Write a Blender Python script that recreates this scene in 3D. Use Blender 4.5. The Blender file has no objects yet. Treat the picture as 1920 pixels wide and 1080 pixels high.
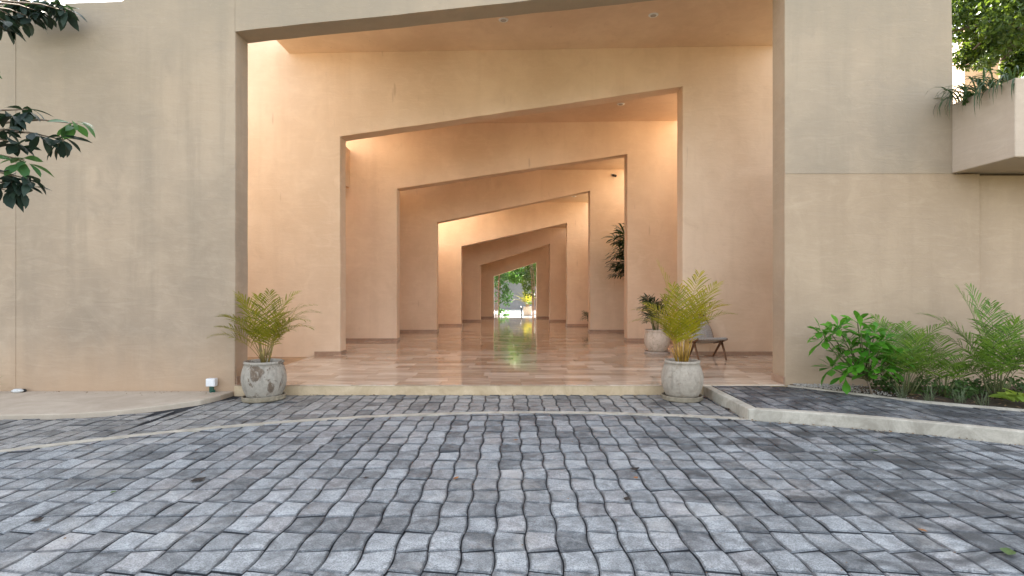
import bpy, bmesh, math, random
from mathutils import Vector, Matrix, Euler, noise

R = math.radians
S = bpy.context.scene
C = S.collection
rng = random.Random(7)

# ------------------------------------------------------------------ camera, sky, sun, exposure
F = 1920 * 20.0 / 36.0                      # focal length in photograph pixels
HC = 1.6                                    # camera height above the driveway
cam_d = bpy.data.cameras.new('camera')
cam = bpy.data.objects.new('camera', cam_d)
C.objects.link(cam)
cam.location = (0, 0, HC)
cam.rotation_euler = (R(90), 0, 0)
cam_d.lens = 20
cam_d.sensor_width = 36
cam_d.clip_start = 0.05
cam_d.clip_end = 1500
S.camera = cam

SUN_EL, SUN_AZ = R(39), R(-13)              # azimuth from +Y towards +X
world = bpy.data.worlds.new('World')
S.world = world
world.use_nodes = True
wn = world.node_tree
wn.nodes.clear()
sky = wn.nodes.new('ShaderNodeTexSky')
sky.sky_type = 'NISHITA'
sky.sun_disc = False
sky.sun_elevation = SUN_EL
sky.sun_rotation = SUN_AZ
sky.air_density = 1.0
sky.dust_density = 2.2
sky.ozone_density = 1.0
bg = wn.nodes.new('ShaderNodeBackground')
bg.inputs[1].default_value = 0.10
wo = wn.nodes.new('ShaderNodeOutputWorld')
haze_white = wn.nodes.new('ShaderNodeHueSaturation')      # thin bright haze: a whiter sky all round
haze_white.inputs['Saturation'].default_value = 0.42
haze_white.inputs['Value'].default_value = 1.1
wn.links.new(sky.outputs[0], haze_white.inputs['Color'])
wn.links.new(haze_white.outputs[0], bg.inputs[0])
wn.links.new(bg.outputs[0], wo.inputs[0])

sun_d = bpy.data.lights.new('sun', 'SUN')
sun_d.energy = 5.0
sun_d.angle = R(0.53)
sun_d.color = (1.0, 0.93, 0.82)
sun = bpy.data.objects.new('sun', sun_d)
C.objects.link(sun)
sdir = Vector((math.sin(SUN_AZ) * math.cos(SUN_EL), math.cos(SUN_AZ) * math.cos(SUN_EL), math.sin(SUN_EL)))
sun.rotation_euler = sdir.to_track_quat('Z', 'Y').to_euler()
sun.location = (-10, 20, 25)

S.view_settings.view_transform = 'Standard'
S.view_settings.look = 'None'
S.view_settings.exposure = 2.72
S.view_settings.gamma = 1.0
S.view_settings.use_curve_mapping = False
S.render.engine = 'CYCLES'
S.cycles.use_denoising = True
S.cycles.max_bounces = 14
S.cycles.diffuse_bounces = 10
S.cycles.glossy_bounces = 4
S.cycles.transmission_bounces = 4
S.cycles.sample_clamp_indirect = 8
S.cycles.caustics_reflective = False


def W(px, py, Y):
    """photograph pixel at depth Y -> world point"""
    return Vector(((px - 960) / F * Y, Y, HC - (py - 540) / F * Y))


# ------------------------------------------------------------------ material helpers
class NT:
    def __init__(self, name):
        self.m = bpy.data.materials.new(name)
        self.m.use_nodes = True
        self.t = self.m.node_tree
        self.t.nodes.clear()
        self.out = self.n('ShaderNodeOutputMaterial')
        self.geo = None

    def n(self, typ, **kw):
        nd = self.t.nodes.new(typ)
        for k, v in kw.items():
            setattr(nd, k, v)
        return nd

    def l(self, a, b):
        self.t.links.new(a, b)

    def put(self, sock, v):
        if isinstance(v, bpy.types.NodeSocket):
            self.l(v, sock)
        elif isinstance(v, (tuple, list)) and len(v) == 3 and sock.type == 'RGBA':
            sock.default_value = (*v, 1)
        else:
            sock.default_value = v

    def pos(self, scale=(1, 1, 1), offset=(0, 0, 0)):
        if self.geo is None:
            self.geo = self.n('ShaderNodeNewGeometry')
        mp = self.n('ShaderNodeMapping')
        mp.inputs['Scale'].default_value = scale
        mp.inputs['Location'].default_value = offset
        self.l(self.geo.outputs['Position'], mp.inputs['Vector'])
        return mp.outputs[0]

    def obj(self, scale=(1, 1, 1)):
        tc = self.n('ShaderNodeTexCoord')
        mp = self.n('ShaderNodeMapping')
        mp.inputs['Scale'].default_value = scale
        self.l(tc.outputs['Object'], mp.inputs['Vector'])
        return mp.outputs[0]

    def noise(self, vec, scale, detail=4, rough=0.55, dist=0.0):
        nd = self.n('ShaderNodeTexNoise')
        nd.inputs['Scale'].default_value = scale
        nd.inputs['Detail'].default_value = detail
        nd.inputs['Roughness'].default_value = rough
        nd.inputs['Distortion'].default_value = dist
        self.put(nd.inputs['Vector'], vec)
        return nd.outputs[0]

    def ramp(self, fac, lo, hi, a=0.0, b=1.0):
        mr = self.n('ShaderNodeMapRange')
        mr.inputs['From Min'].default_value = lo
        mr.inputs['From Max'].default_value = hi
        mr.inputs['To Min'].default_value = a
        mr.inputs['To Max'].default_value = b
        self.put(mr.inputs['Value'], fac)
        return mr.outputs[0]

    def math(self, op, a, b=0.0):
        nd = self.n('ShaderNodeMath', operation=op)
        self.put(nd.inputs[0], a)
        self.put(nd.inputs[1], b)
        return nd.outputs[0]

    def mix(self, fac, a, b, blend='MIX'):
        nd = self.n('ShaderNodeMix', data_type='RGBA', blend_type=blend)
        self.put(nd.inputs[0], fac)
        self.put(nd.inputs[6], a)
        self.put(nd.inputs[7], b)
        return nd.outputs[2]

    def bump(self, h, strength=0.3, dist=0.01, prev=None):
        nd = self.n('ShaderNodeBump')
        nd.inputs['Strength'].default_value = strength
        nd.inputs['Distance'].default_value = dist
        self.put(nd.inputs['Height'], h)
        if prev is not None:
            self.l(prev, nd.inputs['Normal'])
        return nd.outputs[0]

    def bsdf(self, color, rough=0.8, bump=None, spec=0.5, metal=0.0):
        p = self.n('ShaderNodeBsdfPrincipled')
        self.put(p.inputs['Base Color'], color)
        self.put(p.inputs['Roughness'], rough)
        self.put(p.inputs['Specular IOR Level'], spec)
        self.put(p.inputs['Metallic'], metal)
        if bump is not None:
            self.l(bump, p.inputs['Normal'])
        return p.outputs[0]

    def done(self, sh):
        self.l(sh, self.out.inputs['Surface'])
        return self.m


def plaster(name, base, stain, pale, streak=0.5, foot=0.0, footcol=(0.5, 0.33, 0.2), algae=None):
    t = NT(name)
    big = t.noise(t.pos((0.45, 0.45, 0.35)), 1.0, 5, 0.6)
    vert = t.noise(t.pos((2.6, 2.6, 0.16)), 1.3, 5, 0.62)
    horz = t.noise(t.pos((0.9, 0.9, 4.2)), 1.9, 7, 0.7, 1.3)
    cloud = t.noise(t.pos(), 2.2, 6, 0.65, 0.8)
    fine = t.noise(t.pos(), 55, 3, 0.6)
    c = t.mix(t.ramp(big, 0.36, 0.66), base, stain)
    c = t.mix(t.math('MULTIPLY', t.ramp(vert, 0.5, 0.72), streak), c, stain)
    c = t.mix(t.math('MULTIPLY', t.ramp(horz, 0.5, 0.72), 0.3), c, pale)
    c = t.mix(t.math('MULTIPLY', t.ramp(cloud, 0.52, 0.76), 0.4), c, pale)
    c = t.mix(t.math('MULTIPLY', t.ramp(cloud, 0.46, 0.26), 0.6), c, stain)
    if algae is not None:                    # grey green growth on the upper wall, washed down in runs
        s2 = t.n('ShaderNodeSeparateXYZ')
        t.l(t.geo.outputs['Position'], s2.inputs[0])
        ah = t.math('ADD', t.math('MULTIPLY', s2.outputs[2], 0.16), t.math('ADD', t.math('MULTIPLY', big, 0.9), t.math('MULTIPLY', vert, 0.45)))
        c = t.mix(t.ramp(ah, 0.95, 1.75, 0, 0.75), c, algae)
    scuff = t.noise(t.pos((2.2, 2.2, 5.0), (1.7, 0.4, 2.2)), 3.1, 8, 0.72, 1.6)
    c = t.mix(t.ramp(scuff, 0.6, 0.72, 0, 0.35), c, pale)
    c = t.mix(t.ramp(scuff, 0.38, 0.27, 0, 0.4), c, stain)
    # hairline scratches and rust marks
    mark = t.noise(t.pos((3.2, 3.2, 0.5)), 2.2, 2, 0.5)
    c = t.mix(t.math('MULTIPLY', t.ramp(mark, 0.73, 0.79), 0.35), c, (0.33, 0.2, 0.12))
    if foot:
        sep = t.n('ShaderNodeSeparateXYZ')
        t.l(t.geo.outputs['Position'], sep.inputs[0])
        h = t.math('ADD', sep.outputs[2], t.math('MULTIPLY', t.noise(t.pos((1.6, 1.6, 0.5)), 1.5, 5), -0.9))
        c = t.mix(t.ramp(h, 0.55, -0.35, 0, foot), c, footcol)
    bm = t.bump(t.math('ADD', t.math('MULTIPLY', horz, 0.6), t.math('MULTIPLY', cloud, 0.8)), 0.5, 0.02)
    bm = t.bump(fine, 0.12, 0.004, bm)
    return t.done(t.bsdf(c, t.ramp(cloud, 0.3, 0.7, 0.62, 0.85), bm, 0.35))


def paver_mat(name, island, warm):
    t = NT(name)
    if island:
        g = t.n('ShaderNodeNewGeometry')
        rnd = g.outputs['Random Per Island']
    else:
        rnd = t.n('ShaderNodeObjectInfo').outputs['Random']
    rnd2 = t.math('FRACT', t.math('MULTIPLY', rnd, 17.31))
    if warm == 0:
        lo, hi, tint, moss = (0.062, 0.076, 0.083), (0.45, 0.48, 0.485), (0.43, 0.405, 0.39), (0.03, 0.032, 0.034)
    elif warm == 1:
        lo, hi, tint, moss = (0.11, 0.11, 0.105), (0.5, 0.48, 0.44), (0.47, 0.43, 0.37), (0.045, 0.044, 0.042)
    else:
        lo, hi, tint, moss = (0.06, 0.064, 0.075), (0.24, 0.24, 0.245), (0.2, 0.185, 0.165), (0.03, 0.03, 0.033)
    c = t.mix(t.math('POWER', rnd, 0.85), lo, hi)
    c = t.mix(t.ramp(rnd2, 0.72, 1.0, 0, 0.6), c, tint)
    blot = t.noise(t.pos((1, 1, 1)), 8.5, 7, 0.72, 0.6)
    c = t.mix(t.ramp(blot, 0.40, 0.66), t.mix(0.40, c, moss), t.mix(0.34, c, (0.60, 0.62, 0.615)))
    grain = t.noise(t.pos(), 95, 4, 0.8)
    c = t.mix(t.ramp(grain, 0.4, 0.56), t.mix(0.6, c, moss), c)
    speck = t.noise(t.pos(), 230, 2, 0.6)
    c = t.mix(t.ramp(speck, 0.62, 0.7, 0, 0.5), c, (0.5, 0.5, 0.49))
    dust = t.noise(t.pos((1, 1, 1), (5, 2, 1)), 1.1, 8, 0.75, 0.5)
    c = t.mix(t.ramp(dust, 0.52, 0.68, 0, 0.4), c, (0.5, 0.47, 0.42))
    # damp, mossy streaks; heavier towards the right hand side of the drive
    sep = t.n('ShaderNodeSeparateXYZ')
    t.l(t.geo.outputs['Position'], sep.inputs[0])
    side = t.ramp(sep.outputs[0], 0.2, 3.0, -0.09, 0.075)
    st = t.math('ADD', t.noise(t.pos((0.85, 1.25, 1), (3, 1, 0)), 1.5, 7, 0.68, 0.7), side)
    c = t.mix(t.ramp(st, 0.53, 0.66, 0, 0.8), c, moss)
    rim = t.n('ShaderNodeAttribute', attribute_name='rim').outputs['Fac']
    rr_ = t.math('ADD', rim, t.math('MULTIPLY', t.ramp(blot, 0.35, 0.65, 0.5, -0.5), 0.9))
    c = t.mix(t.ramp(rr_, 0.55, 1.25, 0, 0.62), c, t.mix(0.35, moss, c))
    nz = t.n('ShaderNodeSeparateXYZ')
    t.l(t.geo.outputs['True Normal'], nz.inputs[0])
    c = t.mix(t.ramp(nz.outputs[2], 0.97, 0.55, 0, 0.92), c, (0.03, 0.032, 0.037))   # much darker on arrises and flanks, by tilt of the face
    bm = t.bump(t.math('ADD', grain, t.math('MULTIPLY', blot, 1.5)), 0.6, 0.006)
    return t.done(t.bsdf(c, t.ramp(blot, 0.3, 0.7, 0.5, 0.72), bm, 0.4))


def tile_mat(name, island):
    t = NT(name)
    if island:
        rnd = t.n('ShaderNodeNewGeometry').outputs['Random Per Island']
    else:
        rnd = t.n('ShaderNodeObjectInfo').outputs['Random']
    off = t.n('ShaderNodeCombineXYZ')
    t.l(t.math('MULTIPLY', rnd, 37.0), off.inputs[0])
    t.l(t.math('MULTIPLY', rnd, 11.0), off.inputs[2])
    va = t.n('ShaderNodeVectorMath', operation='ADD')
    t.l(t.pos((1.1, 9.0, 1.0)), va.inputs[0])
    t.l(off.outputs[0], va.inputs[1])
    vein = t.noise(va.outputs[0], 1.7, 7, 0.65, 0.7)
    c = t.mix(t.math('POWER', rnd, 1.4), (0.37, 0.25, 0.155), (0.86, 0.72, 0.56))
    c = t.mix(t.ramp(vein, 0.38, 0.62), t.mix(0.5, c, (0.25, 0.145, 0.08)), t.mix(0.25, c, (0.78, 0.66, 0.55)))
    rough = t.ramp(t.noise(t.pos(), 3.0, 4), 0.3, 0.7, 0.03, 0.11)
    wav = t.noise(t.pos(), 1.4, 2)
    return t.done(t.bsdf(c, rough, t.bump(wav, 0.06, 0.02), 0.55))


def concrete(name, base, dark, scale=1.0, rough=0.85):
    t = NT(name)
    a = t.noise(t.pos(), 2.3 * scale, 7, 0.68, 0.6)
    b = t.noise(t.pos(), 60, 3, 0.7)
    v = t.noise(t.pos((5, 5, 1.2)), 2 * scale, 5, 0.65)
    c = t.mix(t.ramp(a, 0.36, 0.66), dark, base)
    c = t.mix(t.ramp(v, 0.55, 0.74, 0, 0.6), c, dark)
    c = t.mix(t.ramp(b, 0.35, 0.6, 0.3, 0), c, dark)
    return t.done(t.bsdf(c, rough, t.bump(t.math('ADD', a, t.math('MULTIPLY', b, 0.4)), 0.4, 0.01), 0.3))


def pot_mat(name, base, patch, dark, thr):
    t = NT(name)
    a = t.noise(t.pos((1, 1, 1), (0.3, 0, 0)), 4.2, 7, 0.7, 0.9)
    b = t.noise(t.pos(), 26, 5, 0.7, 0.4)
    v = t.noise(t.pos((9, 9, 1.5)), 1.6, 4, 0.6)
    c = t.mix(t.ramp(b, 0.35, 0.65), base, tuple(x * 0.78 for x in base))
    c = t.mix(t.ramp(a, thr, thr + 0.05), c, patch)
    c = t.mix(t.ramp(v, 0.52, 0.72, 0, 0.5), c, dark)
    c = t.mix(t.ramp(t.math('ADD', a, t.math('MULTIPLY', b, 0.4)), 0.78, 0.9, 0, 0.8), c, dark)
    return t.done(t.bsdf(c, 0.85, t.bump(t.math('ADD', a, t.math('MULTIPLY', b, 0.5)), 0.5, 0.012), 0.25))


def leaf_mat(name, c1, c2, trans, rough=0.45, mixf=0.35, tip=None):
    t = NT(name)
    oi = t.n('ShaderNodeObjectInfo').outputs['Random']
    isl = t.n('ShaderNodeNewGeometry').outputs['Random Per Island']
    rnd = t.math('FRACT', t.math('ADD', t.math('MULTIPLY', oi, 0.75), t.math('MULTIPLY', isl, 0.6)))
    c = t.mix(rnd, c1, c2)
    if tip is not None:
        c = t.mix(t.ramp(oi, 0.72, 0.95, 0, 0.8), c, tip)
    n = t.noise(t.pos(), 9, 3)
    c = t.mix(t.ramp(n, 0.35, 0.7, 0.0, 0.35), c, tuple(x * 0.5 for x in c1))
    p = t.bsdf(c, rough, None, 0.4)
    tr = t.n('ShaderNodeBsdfTranslucent')
    tr.inputs['Color'].default_value = (*trans, 1)
    mx = t.n('ShaderNodeMixShader')
    mx.inputs[0].default_value = mixf
    t.l(p, mx.inputs[1])
    t.l(tr.outputs[0], mx.inputs[2])
    return t.done(mx.outputs[0])


def plain(name, col, rough=0.6, metal=0.0, var=0.25, scale=20):
    t = NT(name)
    a = t.noise(t.pos(), scale, 4, 0.6)
    c = t.mix(t.ramp(a, 0.35, 0.65), tuple(x * (1 - var) for x in col), col)
    return t.done(t.bsdf(c, rough, t.bump(a, 0.15, 0.003), 0.4, metal))


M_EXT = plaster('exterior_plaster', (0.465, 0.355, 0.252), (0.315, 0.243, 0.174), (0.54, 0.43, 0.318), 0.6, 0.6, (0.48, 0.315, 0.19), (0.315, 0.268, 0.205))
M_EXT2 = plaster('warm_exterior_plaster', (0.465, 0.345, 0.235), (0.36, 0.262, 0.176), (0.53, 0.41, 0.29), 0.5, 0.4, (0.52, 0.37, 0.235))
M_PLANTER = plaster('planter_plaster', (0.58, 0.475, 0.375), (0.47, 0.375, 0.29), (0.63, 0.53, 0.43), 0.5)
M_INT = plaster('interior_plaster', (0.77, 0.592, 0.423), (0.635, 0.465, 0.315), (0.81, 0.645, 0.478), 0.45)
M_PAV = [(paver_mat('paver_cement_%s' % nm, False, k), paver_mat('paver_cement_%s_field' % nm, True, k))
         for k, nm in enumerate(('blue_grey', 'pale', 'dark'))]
M_TILE, M_TILE_F = tile_mat('travertine', False), tile_mat('travertine_field', True)
M_SKIRT = concrete('skirting_stone', (0.45, 0.31, 0.215), (0.33, 0.21, 0.14), 2, 0.4)
M_KERB = concrete('kerb_concrete', (0.57, 0.52, 0.425), (0.33, 0.295, 0.235), 1.6)
M_STEP = concrete('step_concrete', (0.64, 0.5, 0.325), (0.46, 0.34, 0.205), 1.5)
M_SLAB = concrete('slab_concrete', (0.56, 0.475, 0.37), (0.43, 0.35, 0.265), 0.7)
M_JOINT = plain('joint_sand', (0.03, 0.032, 0.036), 0.95, 0, 0.5, 40)
M_EARTH = concrete('earth', (0.11, 0.075, 0.05), (0.045, 0.032, 0.024), 3)
M_SAND = concrete('sand', (0.5, 0.34, 0.2), (0.36, 0.23, 0.13), 1.2)
M_GROUND = concrete('ground_soil', (0.22, 0.2, 0.14), (0.12, 0.12, 0.07), 0.3)
M_GRAVEL = plain('gravel', (0.5, 0.46, 0.4), 0.9, 0, 0.5, 60)
M_POT = pot_mat('weathered_pot', (0.40, 0.355, 0.29), (0.16, 0.115, 0.08), (0.1, 0.085, 0.065), 0.53)
M_POT2 = pot_mat('grey_clay_pot', (0.42, 0.36, 0.285), (0.36, 0.295, 0.22), (0.19, 0.155, 0.12), 0.58)
M_POT3 = pot_mat('pale_clay_pot', (0.64, 0.51, 0.39), (0.57, 0.44, 0.33), (0.3, 0.22, 0.16), 0.6)
M_SAUC = concrete('saucer_clay', (0.33, 0.28, 0.205), (0.2, 0.165, 0.11), 4)
M_SAUC3 = concrete('saucer_pale', (0.55, 0.46, 0.38), (0.38, 0.3, 0.24), 4)
M_WOOD = plain('chair_wood', (0.17, 0.075, 0.03), 0.45, 0, 0.4, 30)
M_ROPE = plain('woven_rope', (0.55, 0.49, 0.43), 0.9, 0, 0.45, 90)
M_ROPE2 = plain('woven_rope_light', (0.56, 0.51, 0.45), 0.9, 0, 0.45, 90)
M_BARK = concrete('bark', (0.26, 0.2, 0.145), (0.12, 0.085, 0.06), 5)
M_STEMG = plain('green_stem', (0.12, 0.13, 0.04), 0.6, 0, 0.4, 14)
M_CANE = plain('yellow_cane', (0.48, 0.27, 0.045), 0.5, 0, 0.55, 12)
M_CANE2 = plain('olive_cane', (0.3, 0.22, 0.06), 0.5, 0, 0.55, 12)
M_BAMBOO = plain('bamboo_stem', (0.24, 0.13, 0.08), 0.5, 0, 0.5, 8)
M_ARECA = leaf_mat('areca_leaf', (0.08, 0.10, 0.004), (0.36, 0.32, 0.01), (0.34, 0.32, 0.03))
M_ARECAY = leaf_mat('areca_leaf_yellow', (0.07, 0.13, 0.004), (0.5, 0.42, 0.008), (0.5, 0.42, 0.03), tip=(0.5, 0.3, 0.02))
M_PALM = leaf_mat('garden_palm_leaf', (0.05, 0.14, 0.014), (0.25, 0.38, 0.045), (0.2, 0.32, 0.05))
M_RHAP = leaf_mat('lady_palm_leaf', (0.014, 0.034, 0.014), (0.03, 0.062, 0.022), (0.04, 0.09, 0.02), 0.35, 0.2)
M_FRANG = leaf_mat('frangipani_leaf', (0.045, 0.18, 0.014), (0.13, 0.36, 0.03), (0.15, 0.4, 0.04), 0.3, 0.3)
M_DARK = leaf_mat('dark_leaf', (0.011, 0.024, 0.02), (0.024, 0.048, 0.03), (0.03, 0.07, 0.02), 0.6, 0.15)
M_YOUNG = leaf_mat('young_leaf', (0.035, 0.10, 0.035), (0.07, 0.17, 0.06), (0.12, 0.28, 0.05), 0.4, 0.3)
M_CROWN = leaf_mat('tree_leaf', (0.02, 0.05, 0.01), (0.07, 0.125, 0.018), (0.15, 0.22, 0.02), 0.4, 0.3)
M_CROWND = leaf_mat('dark_tree_leaf', (0.02, 0.06, 0.02), (0.05, 0.11, 0.03), (0.1, 0.24, 0.05), 0.4, 0.35)
M_GARD = leaf_mat('garden_tree_leaf', (0.04, 0.10, 0.02), (0.12, 0.22, 0.04), (0.15, 0.32, 0.04), 0.4, 0.35)
M_GARDS = leaf_mat('bush_leaf', (0.04, 0.09, 0.02), (0.1, 0.17, 0.04), (0.1, 0.2, 0.04), 0.45, 0.3)
M_LIME = leaf_mat('lime_leaf', (0.16, 0.26, 0.03), (0.28, 0.36, 0.05), (0.4, 0.5, 0.06), 0.5, 0.35)
M_BLADE = leaf_mat('blade_leaf', (0.03, 0.055, 0.028), (0.07, 0.11, 0.05), (0.1, 0.17, 0.05), 0.4, 0.25)
M_GRASS = leaf_mat('grass_tuft', (0.10, 0.13, 0.06), (0.2, 0.24, 0.13), (0.2, 0.25, 0.1), 0.6, 0.25)
M_WHITE = plain('white_plastic', (0.78, 0.78, 0.77), 0.4, 0, 0.08)
M_GREENP = plain('green_plastic', (0.02, 0.09, 0.06), 0.4, 0, 0.3)
M_BLACK = plain('black_plastic', (0.02, 0.02, 0.022), 0.35, 0, 0.3)
M_METAL = plain('brushed_metal', (0.55, 0.53, 0.5), 0.35, 0.8, 0.2)
M_GLASSD = plain('lamp_lens', (0.45, 0.42, 0.38), 0.15, 0, 0.1)
M_GWALL = concrete('grey_render', (0.3, 0.3, 0.315), (0.22, 0.22, 0.23), 0.6)
M_PATH = concrete('white_path', (0.62, 0.6, 0.56), (0.5, 0.48, 0.44), 0.6)
M_STONE = plain('white_stone', (0.65, 0.65, 0.62), 0.7, 0, 0.2, 30)
M_LITTER = leaf_mat('leaf_litter', (0.10, 0.055, 0.03), (0.3, 0.18, 0.09), (0.1, 0.06, 0.03), 0.8, 0.1)
M_DEADD = plain('dead_leaf_dark', (0.035, 0.025, 0.018), 0.8, 0, 0.5, 60)
M_DEADO = plain('dead_leaf_orange', (0.33, 0.14, 0.04), 0.7, 0, 0.4, 60)
M_DEADG = plain('fresh_leaf_green', (0.08, 0.13, 0.03), 0.7, 0, 0.4, 60)


# ------------------------------------------------------------------ object helpers
class MB:
    def __init__(self):
        self.v, self.f, self.a = [], [], []

    def add(self, vs, fs):
        o = len(self.v)
        self.v += [tuple(p) for p in vs]
        self.f += [tuple(i + o for i in f) for f in fs]

    def box(self, a, b):
        x0, y0, z0 = a
        x1, y1, z1 = b
        self.add([(x0, y0, z0), (x1, y0, z0), (x1, y1, z0), (x0, y1, z0), (x0, y0, z1), (x1, y0, z1), (x1, y1, z1), (x0, y1, z1)],
                 [(3, 2, 1, 0), (4, 5, 6, 7), (0, 1, 5, 4), (1, 2, 6, 5), (2, 3, 7, 6), (3, 0, 4, 7)])

    def prism_xz(self, poly, y0, y1):
        """closed polygon (x,z), anticlockwise seen from -Y, extruded in Y"""
        n = len(poly)
        self.add([(x, y0, z) for x, z in poly] + [(x, y1, z) for x, z in poly],
                 [tuple(range(n)), tuple(range(2 * n - 1, n - 1, -1))] + [((i + 1) % n, i, n + i, n + (i + 1) % n) for i in range(n)])

    def prism_xy(self, poly, z0, z1):
        n = len(poly)
        self.add([(x, y, z0) for x, y in poly] + [(x, y, z1) for x, y in poly],
                 [tuple(range(n - 1, -1, -1)), tuple(range(n, 2 * n))] + [(i, (i + 1) % n, n + (i + 1) % n, n + i) for i in range(n)])

    def tube(self, pts, rads, seg=6, cap=True):
        pts = [Vector(p) for p in pts]
        rings = []
        o = len(self.v)
        for i, p in enumerate(pts):
            d = (pts[min(i + 1, len(pts) - 1)] - pts[max(i - 1, 0)]).normalized()
            u = d.orthogonal().normalized() if i == 0 else (u - d * u.dot(d)).normalized()
            w = d.cross(u)
            r = rads[i] if isinstance(rads, (list, tuple)) else rads
            for k in range(seg):
                a = 2 * math.pi * k / seg
                self.v.append(tuple(p + (u * math.cos(a) + w * math.sin(a)) * r))
        for i in range(len(pts) - 1):
            for k in range(seg):
                a, b = o + i * seg + k, o + i * seg + (k + 1) % seg
                self.f.append((a, b, b + seg, a + seg))
        if cap:
            self.f.append(tuple(o + k for k in range(seg - 1, -1, -1)))
            e = o + (len(pts) - 1) * seg
            self.f.append(tuple(e + k for k in range(seg)))

    def lathe(self, prof, seg=40, jitter=0.0, seed=0):
        o = len(self.v)
        for i, (r, z) in enumerate(prof):
            for k in range(seg):
                a = 2 * math.pi * k / seg
                rr = r
                if jitter:
                    rr *= 1 + jitter * noise.noise((math.cos(a) * 1.4 + seed, math.sin(a) * 1.4, z * 3))
                self.v.append((rr * math.cos(a), rr * math.sin(a), z))
        for i in range(len(prof) - 1):
            for k in range(seg):
                a, b = o + i * seg + k, o + i * seg + (k + 1) % seg
                self.f.append((a, b, b + seg, a + seg))
        self.f.append(tuple(o + k for k in range(seg - 1, -1, -1)))
        e = o + (len(prof) - 1) * seg
        self.f.append(tuple(e + k for k in range(seg)))

    def mesh(self, name, mat, smooth=False):
        me = bpy.data.meshes.new(name)
        me.from_pydata(self.v, [], self.f)
        if self.a and len(self.a) == len(self.v):
            at = me.attributes.new('rim', 'FLOAT', 'POINT')
            at.data.foreach_set('value', self.a)
        me.materials.append(mat)
        if smooth:
            me.polygons.foreach_set('use_smooth', [True] * len(me.polygons))
        me.update()
        return me


ORG = {}


def bevel(me, off=0.012, seg=2):
    bm = bmesh.new()
    bm.from_mesh(me)
    bmesh.ops.recalc_face_normals(bm, faces=bm.faces)
    es = [e for e in bm.edges if len(e.link_faces) == 2 and e.calc_face_angle(0) > 0.3]
    bmesh.ops.bevel(bm, geom=es, offset=off, segments=seg, affect='EDGES', profile=0.5)
    bm.to_mesh(me)
    bm.free()
    return me


def link(name, me, parent=None, loc=None, rot=None, scale=None, kind=None, label=None):
    o = bpy.data.objects.new(name, me)
    C.objects.link(o)
    if parent is not None:
        o.parent = parent
    if loc is not None:
        o.location = loc
    if rot is not None:
        o.rotation_euler = rot
    if scale is not None:
        o.scale = scale if isinstance(scale, (tuple, list, Vector)) else (scale,) * 3
    if kind:
        o['kind'] = kind
    if label:
        o['label'] = label
    return o


def thing(name, label, cat, loc, rotz=0, group=None):
    o = bpy.data.objects.new(name, None)
    C.objects.link(o)
    o.empty_display_size = 0.2
    o.location = loc
    o.rotation_euler = (0, 0, rotz)
    o['label'] = label
    o['category'] = cat
    if group:
        o['group'] = group
    ORG[o.name] = Vector(loc)
    return o


def part(name, mb, mat, root, smooth=False, bev=0, **kw):
    """mesh laid out in world coordinates, made a child of root"""
    org = ORG.get(root.name, Vector((0, 0, 0)))
    mb.v = [(x - org.x, y - org.y, z - org.z) for x, y, z in mb.v]
    me = mb.mesh(name, mat, smooth)
    if bev:
        bevel(me, bev)
    o = link(name, me, root, **kw)
    ORG[o.name] = org
    return o


def lpart(name, mb, mat, root, smooth=False, bev=0, **kw):
    """mesh laid out in the thing's own coordinates"""
    me = mb.mesh(name, mat, smooth)
    if bev:
        bevel(me, bev)
    return link(name, me, root, **kw)


def struct(name, mb, mat, bev=0, smooth=False):
    me = mb.mesh(name, mat, smooth)
    if bev:
        bevel(me, bev)
    o = link(name, me)
    o['kind'] = 'structure'
    return o


# ------------------------------------------------------------------ ground
ZF = 0.153                                   # finished floor of the passage
b = MB()
n = 24
b.add([((i / n - .5) * 900, (j / n - .3) * 900, -0.06) for j in range(n + 1) for i in range(n + 1)],
      [(j * (n + 1) + i, j * (n + 1) + i + 1, (j + 1) * (n + 1) + i + 1, (j + 1) * (n + 1) + i) for j in range(n) for i in range(n)])
struct('ground', b, M_GROUND)

# ------------------------------------------------------------------ paving
PW, PL, GAP = 0.2, 0.262, 0.0075
AC, AR = (0.3, -1.62), 8.88                  # turning circle of the drive


def clip(poly, nx, ny, d):
    """keep the side nx*x + ny*y <= d"""
    out = []
    m = len(poly)
    for i in range(m):
        p, q = poly[i], poly[(i + 1) % m]
        a, c = nx * p[0] + ny * p[1] - d, nx * q[0] + ny * q[1] - d
        if a <= 0:
            out.append(p)
        if a * c < 0:
            s = a / (a - c)
            out.append((p[0] + (q[0] - p[0]) * s, p[1] + (q[1] - p[1]) * s))
    return out


def area(p):
    return 0.5 * sum(p[i][0] * p[(i + 1) % len(p)][1] - p[(i + 1) % len(p)][0] * p[i][1] for i in range(len(p)))


def paver_outline(parity, r=None, gap=GAP, amp=0.0105, tilt=0.034):
    """wavy interlocking paver about its own centre; parity 0/1 = left side short/long"""
    sg = 1 if parity == 0 else -1
    w, h = PW / 2 - gap / 2, PL / 2 - gap * .8
    j = (lambda s: r.uniform(-s, s)) if r else (lambda s: 0)
    N = 5
    yl0, yl1 = -h + sg * tilt / 2, h - sg * tilt / 2
    yr0, yr1 = -h - sg * tilt / 2, h + sg * tilt / 2
    bulge = lambda y: sg * amp * math.cos(math.pi * y / PL)
    pts = []
    for k in range(N + 1):
        y = yr0 + (yr1 - yr0) * k / N
        pts.append((w + bulge(y) + j(.0012), y + j(.002)))
    for k in range(N + 1):
        y = yl1 + (yl0 - yl1) * k / N
        pts.append((-w + bulge(y) + j(.0012), y + j(.002)))
    return pts


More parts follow.
